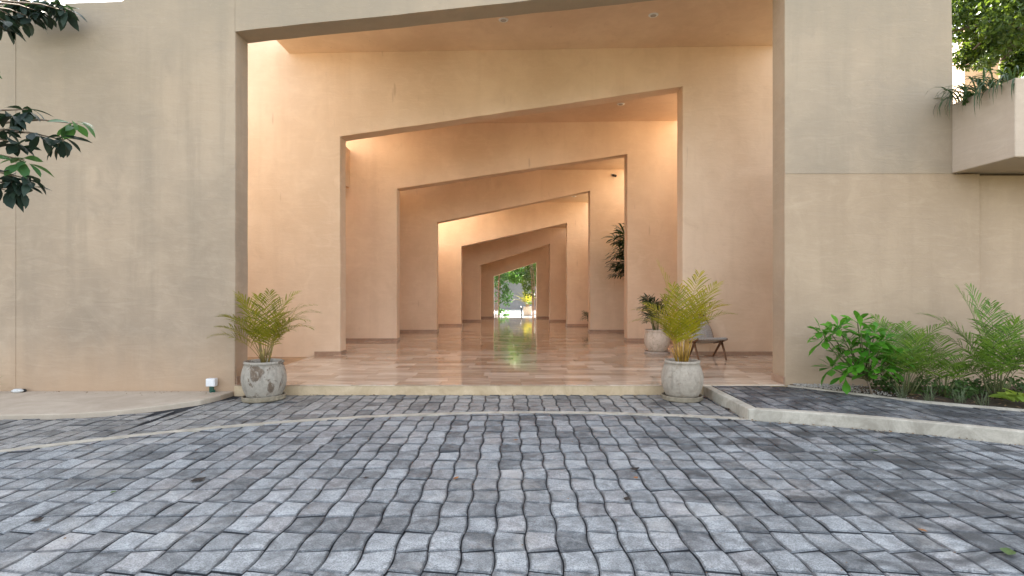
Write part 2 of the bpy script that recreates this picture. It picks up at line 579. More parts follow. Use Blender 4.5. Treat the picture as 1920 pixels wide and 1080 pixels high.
def add_paver(mb, poly, z, dz=(0, 0), bev=0.011, depth=0.035):
    """bevelled block; dz tilts the top a little"""
    m = len(poly)
    cx, cy = sum(p[0] for p in poly) / m, sum(p[1] for p in poly) / m
    zt = lambda x, y: z + dz[0] * (x - cx) + dz[1] * (y - cy)
    vs = [(x, y, z - depth) for x, y in poly] + [(x, y, zt(x, y) - bev * 0.7) for x, y in poly]
    vs += [(cx + (x - cx) * (1 - bev / 0.11), cy + (y - cy) * (1 - bev / 0.13), zt(x, y)) for x, y in poly]
    fs = []
    for i in range(m):
        k = (i + 1) % m
        fs += [(i, k, m + k, m + i), (m + i, m + k, 2 * m + k, 2 * m + i), (2 * m + i, 2 * m + k, 3 * m + k, 3 * m + i)]
    vs += [(cx + (x - cx) * .62, cy + (y - cy) * .66, zt(x, y) + .0012) for x, y in poly]
    fs.append(tuple(range(3 * m, 4 * m)))
    mb.add(vs, fs)
    mb.a += [1.0] * (3 * m) + [0.0] * m


def screen(x, y, z=0):
    return 960 + x / y * F, 540 + (HC - z) / y * F


def in_view(x, y, z=0):
    if y < 0.5:
        return False
    px, py = screen(x, y, z)
    return -30 < px < 1950 and py < 1100


def lay_pavers(root, cells, mats, z, limit=300, flat=False):
    """cells: (cx, cy, parity, clipped outline or None)"""
    r = random.Random(11)
    var = []
    for par in (0, 1):
        row = []
        for k in range(5):
            mb = MB()
            add_paver(mb, paver_outline(par, r), 0, (r.uniform(-.02, .02), r.uniform(-.02, .02)))
            row.append(mb.mesh('paver', mats[0]))
        var.append(row)
    vis = sorted([c for c in cells if in_view(c[0], c[1], z)], key=lambda c: c[1] * (1.0 if c[3] is None else 1.2))
    single = set(id(c) for c in vis[:limit])
    rest = MB()
    for c in cells:
        cx, cy, par, poly = c
        dz = (r.uniform(-.025, .025), r.uniform(-.025, .025))
        zz = z + r.uniform(-.004, .004) + 0.006 * noise.noise((cx * .7, cy * .7, 3.3))
        if id(c) in single:
            if poly is None:
                link('paver', r.choice(var[par]), root, (cx, cy, zz), (r.uniform(-.013, .013), r.uniform(-.013, .013), r.uniform(-.02, .02)))
            else:
                mb = MB()
                add_paver(mb, [(x - cx, y - cy) for x, y in poly], 0)
                link('paver', mb.mesh('paver', mats[0]), root, (cx, cy, zz))
        else:
            add_paver(rest, poly or [(x + cx, y + cy) for x, y in paver_outline(par, r)], zz, dz)
    if rest.v:
        link('paver_field', rest.mesh('paver_field', mats[1]), root, kind='stuff')


def cells_for(x0, x1, y0, y1, keep, xoff=0.09, yoff=0.06):
    """keep(poly) -> clipped polygon or [] ; returns the cells of one paved area"""
    out = []
    i0, i1 = math.floor((x0 - xoff) / PW), math.ceil((x1 - xoff) / PW)
    j0, j1 = math.floor((y0 - yoff) / PL), math.ceil((y1 - yoff) / PL)
    for j in range(j0, j1):
        for i in range(i0, i1):
            cx, cy = xoff + (i + .5) * PW, yoff + (j + .5) * PL
            par = j % 2
            base = [(x + cx, y + cy) for x, y in paver_outline(par)]
            p = keep(base)
            if len(p) < 3 or area(p) < 0.0035:
                continue
            whole = abs(area(p) - area(base)) < 1e-6
            out.append((cx, cy, par, None if whole else p))
    return out


def arc_clip(poly, rad, inside=True):
    m = len(poly)
    cx, cy = sum(p[0] for p in poly) / m, sum(p[1] for p in poly) / m
    d = Vector((cx - AC[0], cy - AC[1])).normalized()
    dd = d.x * AC[0] + d.y * AC[1] + rad
    return clip(poly, d.x, d.y, dd) if inside else clip(poly, -d.x, -d.y, -dd)


def arc_y(x, rad=AR):
    return AC[1] + math.sqrt(rad * rad - (x - AC[0]) ** 2)


YW = 8.53                                    # front plane of the building
KX = 2.86                                    # side of the raised walkway
drive_bed = MB()
drive_bed.add([(-11, -1, -0.022), (11, -1, -0.022), (11, YW, -0.022), (-11, YW, -0.022)], [(0, 1, 2, 3)])
drive = struct('driveway', drive_bed, M_JOINT)
cells = cells_for(-6.6, 6.6, 1.6, 7.4, lambda p: arc_clip(p, AR - 0.006))
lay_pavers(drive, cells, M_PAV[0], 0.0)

# flat concrete band along the arc
bd = MB()
N = 90
bw = 0.115
pts = []
for k in range(N + 1):
    a = R(30 + 120 * k / N)
    for rad in (AR, AR + bw):
        rr = rad + 0.004 * noise.noise((a * 30, rad, 0))
        pts.append((AC[0] + rr * math.cos(a), AC[1] + rr * math.sin(a), 0.004))
bd.add(pts, [(2 * k, 2 * k + 1, 2 * k + 3, 2 * k + 2) for k in range(N)])
bd.add([(x, y, z - .05) for x, y, z in pts], [(2 * k, 2 * k + 2, 2 * k + 3, 2 * k + 1) for k in range(N)])
o = len(pts)
for k in range(N):
    bd.f += [(2 * k, 2 * k + 2, o + 2 * k + 2, o + 2 * k), (2 * k + 1, o + 2 * k + 1, o + 2 * k + 3, 2 * k + 3)]
struct('concrete_band', bd, M_KERB)

# the concrete slab before the left wall
SLAB = [(-12, 6.3), (-6.3, 6.92), (-5.5, 7.0), (-4.95, 7.2), (-4.6, 7.5), (-4.3, 7.86), (-4.2, 8.2), (-4.17, YW - 0.004), (-12, YW - 0.004)]
sb = MB()
sb.prism_xy(SLAB, -0.05, 0.055)
struct('concrete_slab', sb, M_SLAB, bev=0.015)


def fore_keep(p):
    p = arc_clip(p, AR + bw + 0.006, False)
    if len(p) < 3:
        return []
    p = clip(p, 0, 1, YW - 0.012)
    if len(p) < 3:
        return []
    p = clip(p, 1, 0, KX - 0.012)
    if len(p) < 3:
        return []
    cx, cy = sum(q[0] for q in p) / len(p), sum(q[1] for q in p) / len(p)
    for a, c in zip(SLAB[:7], SLAB[1:8]):     # cut along the slab edge
        if a[0] - .25 < cx < c[0] + .25 or (a[0] < -4.6 and cx < -4 and a[0] - .3 < cx < c[0] + .3):
            ex, ey = c[0] - a[0], c[1] - a[1]
            l_ = math.hypot(ex, ey)
            nx, ny = -ey / l_, ex / l_
            p = clip(p, nx, ny, nx * a[0] + ny * a[1] - 0.008)
            if len(p) < 3:
                return []
    return p


fb = MB()
fb.add([(-11, 4, -0.018), (KX, 4, -0.018), (KX, YW, -0.018), (-11, YW, -0.018)], [(0, 1, 2, 3)])
fore = struct('forecourt', fb, M_JOINT)
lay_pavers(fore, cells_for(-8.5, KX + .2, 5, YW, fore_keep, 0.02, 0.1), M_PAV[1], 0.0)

# raised walkway on the right with its kerb
ZK = 0.14
kw = 0.13


def kerb_line(off):
    pts = []
    for k in range(34):
        x = KX + off + k * 0.27
        pts.append((x, arc_y(min(x, 8.6), AR + 0.0) + off * 0.96))
    return pts


ko, ki = kerb_line(0.0), kerb_line(kw)
kerb = thing('kerb', 'pale concrete kerb edging the raised dark walkway at right', 'kerb', (KX, 6.9, 0))
kb = MB()
kb.prism_xy(ko + ki[::-1], -0.05, ZK)
part('kerb_front', kb, M_KERB, kerb, bev=0.014)
kb = MB()
kb.prism_xy([(KX, ko[0][1] + .001), (KX + kw, ki[0][1] + .001), (KX + kw, YW - .004), (KX, YW - .004)], -0.05, ZK - .002)
part('kerb_side', kb, M_KERB, kerb, bev=0.014)

# far edge of the walkway, along the planting bed
BED = [(4.1, 8.46), (4.85, 7.72), (5.22, 7.3), (5.67, 7.0), (6.1, 6.75), (7.2, 6.25), (9.5, 5.3), (12, 4.2)]


def bed_y(x):
    for a, c in zip(BED, BED[1:]):
        if a[0] <= x <= c[0]:
            return a[1] + (c[1] - a[1]) * (x - a[0]) / (c[0] - a[0])
    return BED[0][1] if x < BED[0][0] else BED[-1][1]


def walk_keep(p):
    p = clip(p, -1, 0, -(KX + kw + 0.008))
    if len(p) < 3:
        return []
    p = clip(p, 0, 1, YW - 0.01)
    if len(p) < 3:
        return []
    cx = sum(q[0] for q in p) / len(p)
    e = 0.12
    ya, yb = arc_y(min(cx - e, 8.5)) + kw * .96 + .008, arc_y(min(cx + e, 8.5)) + kw * .96 + .008
    sl = (yb - ya) / (2 * e)
    l_ = math.hypot(sl, 1)
    p = clip(p, sl / l_, -1 / l_, (sl * (cx - e) - ya) / l_)
    if len(p) < 3:
        return []
    if cx > 3.9:
        ya, yb = bed_y(cx - e), bed_y(cx + e)
        sl = (yb - ya) / (2 * e)
        l_ = math.hypot(sl, 1)
        p = clip(p, -sl / l_, 1 / l_, (-sl * (cx - e) + ya) / l_ - .01)
    return p if len(p) >= 3 else []


wb = MB()
wb.prism_xy([(KX + kw - .02, 4.0), (9.5, 1.0), (12, 3), (12, YW - .008), (KX + kw - .02, YW - .008)][::1], 0.06, ZK - 0.03)
wb2 = MB()
lo = [(x, y + .03) for x, y in ki]
wb2.prism_xy(lo + [(12, 3.0), (12, YW - .006), (KX + kw - .03, YW - .006)], 0.02, ZK - 0.028)
walk = struct('walkway', wb2, M_JOINT)
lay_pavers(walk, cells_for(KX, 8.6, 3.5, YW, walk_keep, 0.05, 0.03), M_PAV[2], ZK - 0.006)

# edging strip and planting bed
eb = MB()
inner = BED
outer = [(x + .03, y + .055) for x, y in BED]
eb.prism_xy(inner + outer[::-1], 0.04, ZK + 0.012)
struct('edging_strip', eb, M_KERB)
sb = MB()
gx = 44
top = []
for k in range(gx + 1):
    x = 4.16 + (11.5 - 4.16) * k / gx
    for j in range(7):
        y0, y1 = bed_y(x) + .05, YW + .02
        y = y0 + (y1 - y0) * j / 6
        top.append((x, y, ZK - .012 + 0.035 * math.sin(math.pi * j / 6) * (1 + noise.noise((x * 3, y * 3, 0))) * .8 + .012 * noise.noise((x * 11, y * 11, 4))))
sb.add(top, [(k * 7 + j, (k + 1) * 7 + j, (k + 1) * 7 + j + 1, k * 7 + j + 1) for k in range(gx) for j in range(6)])
struct('planting_bed', sb, M_EARTH)
# gravel near the tower
gv = MB()
gr = random.Random(5)
for k in range(1500):
    x = gr.uniform(4.2, 5.35)
    yb = bed_y(x) + .06
    if yb > YW - .03:
        continue
    y = gr.uniform(yb, YW - .02)
    if gr.random() < max(0, (x - 4.8) / .5):
        continue
    s = gr.uniform(.006, .015)
    z = ZK + .012 + gr.uniform(0, .02)
    d = [Vector((gr.uniform(.6, 1.2) * a, gr.uniform(.6, 1.2) * c, gr.uniform(.5, .9) * e)) * s for a, c, e in
         ((1, 0, 0), (0, 1, 0), (-1, 0, 0), (0, -1, 0), (0, 0, 1), (0, 0, -1))]
    gv.add([Vector((x, y, z)) + q for q in d], [(0, 1, 4), (1, 2, 4), (2, 3, 4), (3, 0, 4), (1, 0, 5), (2, 1, 5), (3, 2, 5), (0, 3, 5)])
g = link('gravel', gv.mesh('gravel', M_GRAVEL))
g['kind'] = 'stuff'
g['label'] = 'pale gravel strip at the foot of the right tower wall'

# ------------------------------------------------------------------ the building
T = 0.42
# Y, left x, left top, right x, right top (photograph pixels)
PORT = [(8.53, 441, 59, 1472, -50), (12.3, 638, 256, 1280, 162), (15.5, 744, 354, 1176, 289), (18.7, 819, 417, 1106, 358),
        (21.7, 865, 462, 1063, 418), (24.6, 901, 497, 1031, 457), (27.3, 926, 518, 1006, 492)]
OPEN = []
for Y, xl, tl, xr, tr in PORT:
    a, c = W(xl, tl, Y), W(xr, tr, Y)
    OPEN.append((Y, a.x, a.z, c.x, c.z))


def wob(p, q, n=16, amp=.005, seed=0.0):
    out = []
    for k in range(n):
        t = k / n
        x, z = p[0] + (q[0] - p[0]) * t, p[1] + (q[1] - p[1]) * t
        if k:
            x += amp * noise.noise((x * 1.7 + seed, z * 1.7, 7.7 + seed)) * 1.6
            z += amp * noise.noise((x * 1.7 + seed, z * 1.7, 1.3 + seed)) * 1.6
        out.append((x, z))
    return out


def portal_poly(i, xo0, xo1, zt0, zt1, zb):
    Y, xl, zl, xr, zr = OPEN[i]
    return [(xo0, zb)] + wob((xl, zb), (xl, zl), 14, .006, i) + wob((xl, zl), (xr, zr), 18, .006, i) + wob((xr, zr), (xr, zb), 14, .006, i) + [(xr, zb), (xo1, zb), (xo1, zt1), (xo0, zt0)]


def skirting(root, i, side, x_out, h=0.075, d=0.014, jamb=True, face=True):
    Y, xl, zl, xr, zr = OPEN[i]
    xe = xl if side < 0 else xr
    if face:
        b = MB()
        x0, x1 = sorted((xe - side * -0.0, x_out))
        if side < 0:
            x1 += d
        else:
            x0 -= d
        b.box((x0, Y - d, ZF - .01), (x1, Y + .004, ZF + h))
        part('skirting', b, M_SKIRT, root, bev=0.004)
    if jamb:
        b = MB()
        x0, x1 = sorted((xe + side * .004, xe - side * d))
        b.box((x0, Y + .0045, ZF - .01), (x1, Y + T + .01, ZF + h - .0015))
        part('skirting', b, M_SKIRT, root, bev=0.004)


# facade: left wall, lintel and tower round the first opening
Y0, xl, zl, xr, zr = OPEN[0]
XT = 6.58
fac = thing('entrance_facade', 'weathered beige plaster front wall round the tall slanted entrance opening', 'facade', (0, YW, 0))
b = MB()
b.prism_xz([(-14, -.1)] + wob((xl, -.1), (xl, zl), 16, .007, 3) + [(xl, zl), (xl, 6.2), (-5.8, 5.95), (-5.86, 5.905), (-6.6, 5.88), (-14, 5.8)], YW, YW + T)
part('pier', b, M_EXT, fac, bev=0.016)
b = MB()
b.prism_xz(wob((xl, zl), (xr, zr), 24, .009, 5) + [(xr, zr), (xr, 7.6), (xl, 6.2)], YW + .0015, YW + T - .0015)
part('lintel', b, M_EXT, fac)
b = MB()
b.prism_xz([(xr, -.1), (7.03, -.1), (7.03, 3.315), (XT + .05, 3.315), (XT - .02, 7.8), (xr, 7.8)], YW + .011, YW + T)
part('pier', b, M_EXT2, fac, bev=0.014)
b = MB()
b.prism_xz([(xr + .0, 3.315), (XT + .055, 3.315), (XT - .015, 7.79), (xr + .0, 7.79)], YW + .004, YW + .0105)
part('upper_panel', b, M_EXT, fac, bev=0.003)
b = MB()
b.box((xl - .003, YW + .03, ZF - .004), (xl + .016, YW + T + .01, ZF + .11))
part('skirting', b, M_SKIRT, fac, bev=0.004)
b = MB()
b.box((xr - .016, YW - .001, ZF - .004), (xr + .003, YW + T + .01, ZF + .11))
part('skirting', b, M_SKIRT, fac, bev=0.004)
# the farther bit of wall at the left edge of the frame stands a little proud
b = MB()
b.box((-14, YW - .006, .0), (-7.44, YW + .1, 5.6))
part('wall_panel', b, M_EXT, fac)

# low wall under the planter, and the planter box
lw = thing('low_wall', 'warm beige wall running right from the tower below the planter', 'wall', (9, YW, 0))
b = MB()
b.prism_xz([(7.031, -.1), (14, -.1), (14, 3.3), (7.031, 3.3)], YW + .05, YW + T)
part('wall', b, M_EXT2, lw, bev=0.012)
pl = thing('planter_box', 'plaster planter box jutting out of the right wall with trailing plants', 'planter', (7.5, 7.5, 3.32))
PX0, PX1, PY0, PY1, PZ0, PZ1 = XT + .02, 12.0, 7.46, YW + T, 3.32, 4.36
b = MB()
b.box((PX0, PY0, PZ0), (PX0 + .14, YW + .009, PZ1))
part('side_panel', b, M_PLANTER, pl, bev=0.015)
b = MB()
b.box((PX0 + .1405, PY0, PZ0), (PX1, PY0 + .14, PZ1))
part('front_panel', b, M_PLANTER, pl, bev=0.015)
b = MB()
b.box((PX0 + .1405, PY0 + .1405, PZ0 + .012), (PX1, PY1, PZ0 + .14))
part('floor_panel', b, M_PLANTER, pl)
b = MB()
b.box((PX0 + .1405, PY0 + .1405, PZ0 + .1405), (PX1, PY1, PZ1 - .12))
part('soil', b, M_EARTH, pl)

# inner portals
ORD = ['second', 'third', 'fourth', 'fifth', 'sixth', 'seventh']
OUT = [(-8.2, 8.2, 7.25, 7.25), (-5.9, 5.9, 7.75, 7.0), (-4.7, 4.7, 5.9, 5.9), (-3.7, 3.7, 6.5, 6.2), (-3.1, 3.1, 4.6, 4.6), (-2.6, 2.8, 4.1, 4.1)]  # third and fifth tops raised out of view to keep sun off the floor
PLAB = ['slant topped plaster portal wall right behind the entrance front, the widest inside',
        'plaster portal wall second inside the passage, standing behind the dark lady palm pot',
        'plaster portal wall with the small dark security camera on its right side',
        'pale bright plaster portal wall midway down the passage, behind the camera wall',
        'brownish plaster portal wall last but one before the garden end of the passage',
        'smallest darkest portal wall framing the green garden at the passage end']
portals = []
for i in range(1, 7):
    Y = OPEN[i][0]
    o0, o1, z0, z1 = OUT[i - 1]
    p = thing('portal_wall', PLAB[i - 1], 'wall', (0, Y, ZF), group='nested portal walls of the passage')
    b = MB()
    b.prism_xz(portal_poly(i, o0, o1, z0, z1, -.05), Y, Y + T)
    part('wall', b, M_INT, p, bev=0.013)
    skirting(p, i, -1, -4.27 if i == 1 else o0)
    skirting(p, i, 1, o1)
    portals.append(p)

# side walls of the bays, open to the sky above (clerestory) where the photograph shows light
def sidewall(label, x, d, y0, y1, z0, z1, skirt=True):
    s = thing('side_wall', label, 'wall', (x, (y0 + y1) / 2, ZF), group='side walls between the portals')
    b = MB()
    x0, x1 = sorted((x, x + d))
    b.box((x0, y0 - .03, z0), (x1, y1 + .03, z1))
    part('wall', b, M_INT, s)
    if skirt:
        b = MB()
        q = -.014 if d > 0 else .014
        xa, xb = sorted((x, x + q))
        b.box((xa, y0 + .015, ZF - .01), (xb, y1 - .015, ZF + .083))
        part('skirting', b, M_SKIRT, s)
    return s


Ys = [o[0] for o in OPEN]
sidewall('left side wall of the front bay, beyond the sandy strip', -8.0, -.2, Ys[0] + T, Ys[1], -.05, 3.2, False)
sidewall('right side wall of the front bay, beyond the wooden chair', 8.0, .2, Ys[0] + T, Ys[1], -.05, 4.5)
sidewall('left high beam crossing between second and third portals', -4.42, -.25, Ys[1] + T, Ys[2], 4.33, 5.36, False)
sidewall('left set back wall between second and third portals', -5.5, -.2, Ys[1] + T, Ys[2], -.05, 5.5)
sidewall('right side wall between second and third portals', 5.3, .25, Ys[1] + T, Ys[2], -.05, 5.2)
sidewall('left side wall between third and fourth portals', -4.0, -.25, Ys[2] + T, Ys[3], -.05, 5.0)
sidewall('right side wall behind the hanging dark palm', 4.4, .25, Ys[2] + T, Ys[3], -.05, 4.4)
sidewall('left side wall between fourth and fifth portals', -3.15, -.25, Ys[3] + T, Ys[4], -.05, 3.3)
sidewall('right side wall between fourth and fifth portals', 3.35, .25, Ys[3] + T, Ys[4], -.05, 3.6)
sidewall('left side wall between fifth and sixth portals', -2.6, -.25, Ys[4] + T, Ys[5], -.05, 4.3)
sidewall('right side wall between fifth and sixth portals', 2.65, .25, Ys[4] + T, Ys[5], -.05, 4.0)
sidewall('left side wall before the garden end portal', -2.1, -.25, Ys[5] + T, Ys[6], -.05, 3.75)
sidewall('right side wall before the garden end portal', 2.2, .25, Ys[5] + T, Ys[6], -.05, 3.6)

# ceilings
CEIL = [(-4.82, 5.75, 6.67, 6.84), (-3.95, 4.5, 6.05, 6.16), (-4.1, 3.72, 5.46, 5.5), (-1.5, 2.93, 4.84, 4.87), (-2.6, 2.5, 4.2, 4.2), (-2.2, 2.1, 3.64, 3.64)]
ceils = []
for k, (x0, x1, z0, z1) in enumerate(CEIL):
    b = MB()
    b.prism_xz([(x0, z0), (x1, z1), (x1, z1 + .22), (x0, z0 + .22)], Ys[k] + T - .05, Ys[k + 1] + .05)
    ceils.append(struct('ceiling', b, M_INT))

# downlights recessed in the ceilings
def downlight(px, py, k, label):
    x0, x1, z0, z1 = CEIL[k]
    # meet the sloped ceiling plane along the pixel ray
    sl = (z1 - z0) / (x1 - x0)
    dx, dz = (px - 960) / F, -(py - 540) / F
    Y = (z0 - sl * x0 - HC) / (dz - sl * dx)
    x, z = dx * Y, HC + dz * Y
    t = thing('downlight', label, 'ceiling light', (x, Y, z), group='round downlights in the passage ceilings')
    t.rotation_euler = (0, -math.atan(sl), 0)
    b = MB()
    b.lathe([(.062, -.012), (.085, -.014), (.094, -.006), (.094, .004), (.06, .004)], 28)
    lpart('trim_ring', b, M_WHITE, t, True)
    b = MB()
    b.lathe([(.0, -.016), (.03, -.017), (.055, -.0165), (.057, -.013)], 24)
    lpart('lens', b, M_GLASSD, t, True)


downlight(944, 37, 0, 'round white downlight nearest the middle of the front ceiling')
downlight(1225, 28, 0, 'round white downlight at the right of the front ceiling')
downlight(1164, 195, 1, 'round downlight in the second ceiling, above the dark lady palm')
downlight(1076, 368, 3, 'tiny downlight in the fourth ceiling, deep in the passage')

# ------------------------------------------------------------------ floor of the passage
fb = MB()
fb.box((-4.262, YW + .001, -.05), (8.0, Ys[1] + T / 2, ZF - .012))
fb.box((-5.5, Ys[1] + T / 2 + .001, -.05), (5.35, Ys[3], ZF - .0125))
fb.box((-3.4, Ys[3] + .001, -.05), (3.4, Ys[6] + T + .3, ZF - .013))
floor = struct('floor', fb, M_STEP)
# concrete riser under the tiles
rb = MB()
rb.box((xl + .0, YW - .03, -.05), (KX + .02, YW + .0005, ZF - .018))
rb.box((KX + .021, YW - .002, -.05), (xr - .001, YW + .0004, ZF - .0182))
st = struct('step_riser', rb, M_STEP, bev=0.006)
tl_, tw_ = 0.66, 0.3
cells = []
tr = random.Random(3)
row = 0
y = YW - .034
while y < Ys[6] + T + .25:
    h = tw_ if row else tw_ + .03
    if y < Ys[1] + T / 2:
        xa, xb = -4.255, 6.58
    elif y < Ys[3]:
        xa, xb = -4.7, 5.3
    else:
        xa, xb = -3.1, 3.35
    if y < YW:
        xa, xb = xl + .004, xr - .02
    x = xa - tr.uniform(0, tl_)
    while x < xb:
        L = tr.choice((tl_, tl_, tl_ * .72, tl_ * 1.15))
        c0, c1 = max(x, xa), min(x + L, xb)
        if c1 - c0 > .03:
            cells.append((c0, c1, y, y + h))
        x += L
    y += h
    row += 1


def tile_mesh(mb, x0, x1, y0, y1, z, g=.0012, bv=.0015):
    a, c, d, e = x0 + g, x1 - g, y0 + g, y1 - g
    mb.add([(a, d, z - .014), (c, d, z - .014), (c, e, z - .014), (a, e, z - .014), (a, d, z - bv), (c, d, z - bv), (c, e, z - bv), (a, e, z - bv),
            (a + bv, d + bv, z), (c - bv, d + bv, z), (c - bv, e - bv, z), (a + bv, e - bv, z)],
           [(0, 1, 5, 4), (1, 2, 6, 5), (2, 3, 7, 6), (3, 0, 4, 7), (4, 5, 9, 8), (5, 6, 10, 9), (6, 7, 11, 10), (7, 4, 8, 11), (8, 9, 10, 11)])


def tile_seen(c):
    m = ((c[0] + c[1]) / 2, (c[2] + c[3]) / 2)
    for o in OPEN:
        if o[0] < m[1] - .1:
            f = m[1] / o[0]
            if not (o[1] * f - .3 < m[0] < o[3] * f + .3):
                return False
    return True


rest = MB()
cnt = 0
for c in cells:
    z = ZF + tr.uniform(-.0006, .0006)
    if cnt < 298 and tile_seen(c):
        mb = MB()
        mx, my = (c[0] + c[1]) / 2, (c[2] + c[3]) / 2
        tile_mesh(mb, c[0] - mx, c[1] - mx, c[2] - my, c[3] - my, 0)
        link('floor_tile', mb.mesh('floor_tile', M_TILE), floor, (mx, my, z), (tr.uniform(-.0012, .0012), tr.uniform(-.0008, .0008), 0))
        cnt += 1
    else:
        tile_mesh(rest, *c, z)
link('floor_tile_field', rest.mesh('floor_tile_field', M_TILE_F), floor, kind='stuff')
# sandy strip along the left of the front bay
sb = MB()
sb.box((-8.0, YW + T - .01, -.05), (-4.2625, Ys[1] + .01, ZF - .045))
struct('sand_strip', sb, M_SAND)

# ------------------------------------------------------------------ plants
def frond(base, az, el, length, droop, pairs, ll, lw, r, bare=.25, vee=.35, curl=.25, side=0.0):
    """feather palm frond; returns (leaf mesh builder, rachis builder)"""
    lf, rc = MB(), MB()
    p = Vector(base)
    n = 14
    pts, dirs = [p.copy()], []
    a = az
    for k in range(n):
        t = (k + .5) / n
        e = el - droop * t ** 1.6
        a = az + side * t
        d = Vector((math.cos(a) * math.cos(e), math.sin(a) * math.cos(e), math.sin(e)))
        dirs.append(d)
        p = p + d * length / n
        pts.append(p.copy())
    dirs.append(dirs[-1])
    rc.tube(pts, [max(.001, .005 * length * (1 - k / (n + 1))) for k in range(n + 1)], 4)
    for k in range(pairs):
        t = bare + (1 - bare) * (k + .5) / pairs
        q = t * n
        i = min(int(q), n - 1)
        pos = pts[i].lerp(pts[i + 1], q - i)
        d = dirs[i]
        s = d.cross(Vector((0, 0, 1)))
        s = s.normalized() if s.length > .05 else Vector((math.sin(az), -math.cos(az), 0))
        u = s.cross(d).normalized()
        tt = (t - bare) / (1 - bare)
        L = ll * (0.55 + 0.75 * math.sin(math.pi * min(1, .18 + tt * .8))) * r.uniform(.85, 1.1) * (1 - .35 * tt)
        ang = R(62) - R(34) * tt
        for sg in (-1, 1):
            if r.random() < .04:
                continue
            aa = ang + r.uniform(-.12, .12)
            v = vee + r.uniform(-.12, .12)
            ld = (d * math.cos(aa) + (s * sg * math.cos(v) + u * math.sin(v)) * math.sin(aa)).normalized()
            wv = ld.cross(u).normalized()
            if wv.length < .1:
                wv = s
            c_ = curl * r.uniform(.6, 1.4)
            m1 = pos + ld * L * .4 + Vector((0, 0, -1)) * L * c_ * .12
            m2 = pos + ld * L * .75 + Vector((0, 0, -1)) * L * c_ * .5
            tip = pos + ld * L * .98 + Vector((0, 0, -1)) * L * c_ * 1.05
            w = lw * r.uniform(.8, 1.15)
            lf.add([pos - wv * w * .3, pos + wv * w * .3, m1 - wv * w, m1 + wv * w, m2 - wv * w * .75, m2 + wv * w * .75, tip],
                   [(0, 1, 3, 2), (2, 3, 5, 4), (4, 5, 6)])
    return lf, rc


def palm(name, label, loc, fronds, leafm, canem, canes, r, spread=.05, group=None, cane_h=(.15, .35), z0=0.0, full=1.0, dens=1.0, size=1.0):
    """fronds: list of (azimuth deg, elevation deg, length, droop, base height)"""
    t = thing(name, label, 'palm', loc, group=group)
    for k in range(canes):
        a = r.uniform(0, 6.28)
        d = spread * math.sqrt(r.random())
        p0 = Vector((math.cos(a) * d, math.sin(a) * d, z0))
        h = r.uniform(*cane_h)
        p1 = p0 * 1.0 + Vector((math.cos(a) * d * 1.2, math.sin(a) * d * 1.2, h))
        b = MB()
        b.tube([p0, p0.lerp(p1, .5), p1], [.012, .0105, .008], 6)
        lpart('cane', b, canem, t, True)
    for (az, el, L, dr, bh) in fronds:
        L *= size
        a = R(az)
        base = (math.cos(a) * spread * .7, math.sin(a) * spread * .7, z0 + bh)
        lf, rc = frond(base, a, R(el), L, R(dr), int((11 + L * 11) * (.5 + .5 * full) * dens), (.16 + L * .12) * full, (.0052 + .002 * L) * full, r, side=r.uniform(-.25, .25))
        f = lpart('frond', lf, leafm, t)
        link('frond_stalk', rc.mesh('frond_stalk', canem), f)
    return t


def potted(name, label, loc, prof, matp, sauc, mats, tilt=(0, 0), jit=.02, seed=0, soilr=.2, soilz=.47):
    t = thing(name, label, 'pot', loc)
    b = MB()
    b.lathe(prof, 48, jit, seed)
    lpart('pot', b, matp, t, True)
    b = MB()
    b.lathe([(0.001, soilz - .012), (soilr * .5, soilz + .004), (soilr, soilz - .008)], 24, .05, seed)
    lpart('soil', b, M_EARTH, t, True)
    b = MB()
    b.lathe(sauc, 26, .035, seed + 5)
    lpart('saucer', b, mats, t, False, rot=(tilt[0], tilt[1], 0))
    return t


def pot_prof(rb, rm, rr, h, z0=.035, rim=.018):
    pr = [(rb * .8, z0), (rb, z0 + .01)]
    for k in range(1, 12):
        t = k / 12
        # belly fullest at a little over half height
        s = math.sin(math.pi * (0.12 + 0.72 * t))
        e0, e1 = math.sin(math.pi * .12), math.sin(math.pi * .84)
        base = rb + (rr - .006 - rb) * t
        lin = e0 + (e1 - e0) * t
        pr.append((base + (s - lin) / (1 - .44) * (rm - (rb + rr) / 2), z0 + .01 + (h - .055) * t))
    zt = z0 + h
    pr += [(rr - .006, zt - .042), (rr + .006, zt - .036), (rr + rim * .55, zt - .022), (rr + .004, zt - .004), (rr - .008, zt),
           (rr - .026, zt - .006), (rr - .036, zt - .03), (rr - .03, zt - .06), (rr - .035, zt - .13)]
    return pr


sauc_prof = [(.2, .0), (.275, .0), (.285, .01), (.29, .06), (.283, .068), (.268, .066), (.258, .04), (.1, .036), (.001, .036)]
LP = Vector((W(495, 745, 8.14).x, 8.14, 0.004))
RP = Vector((W(1279, 745, 8.17).x, 8.17, 0.004))
potted('plant_pot', 'mottled grey clay pot with flaking brown patches at left of the step', LP, pot_prof(.235, .305, .262, .515, .045), M_POT,
       [(r_ * 1.03, z) for r_, z in sauc_prof], M_SAUC, (R(-1.2), R(-2.2)), .03, 1, .23, .5)
potted('plant_pot', 'plain grey clay pot on round saucer at right of the step', RP, pot_prof(.225, .295, .243, .52, .045), M_POT2,
       sauc_prof, M_SAUC, (0, 0), .018, 9, .21, .5)
LY = Vector((W(1232, 660, 12.72).x, 12.72, ZF))
potted('plant_pot', 'pale clay pot with a dark lady palm, behind the yellow palm', LY, pot_prof(.2, .285, .262, .49, .03), M_POT3,
       [(r_ * .98, z * .6) for r_, z in sauc_prof], M_SAUC3, (0, 0), .015, 4, .23, .46)

r = random.Random(21)
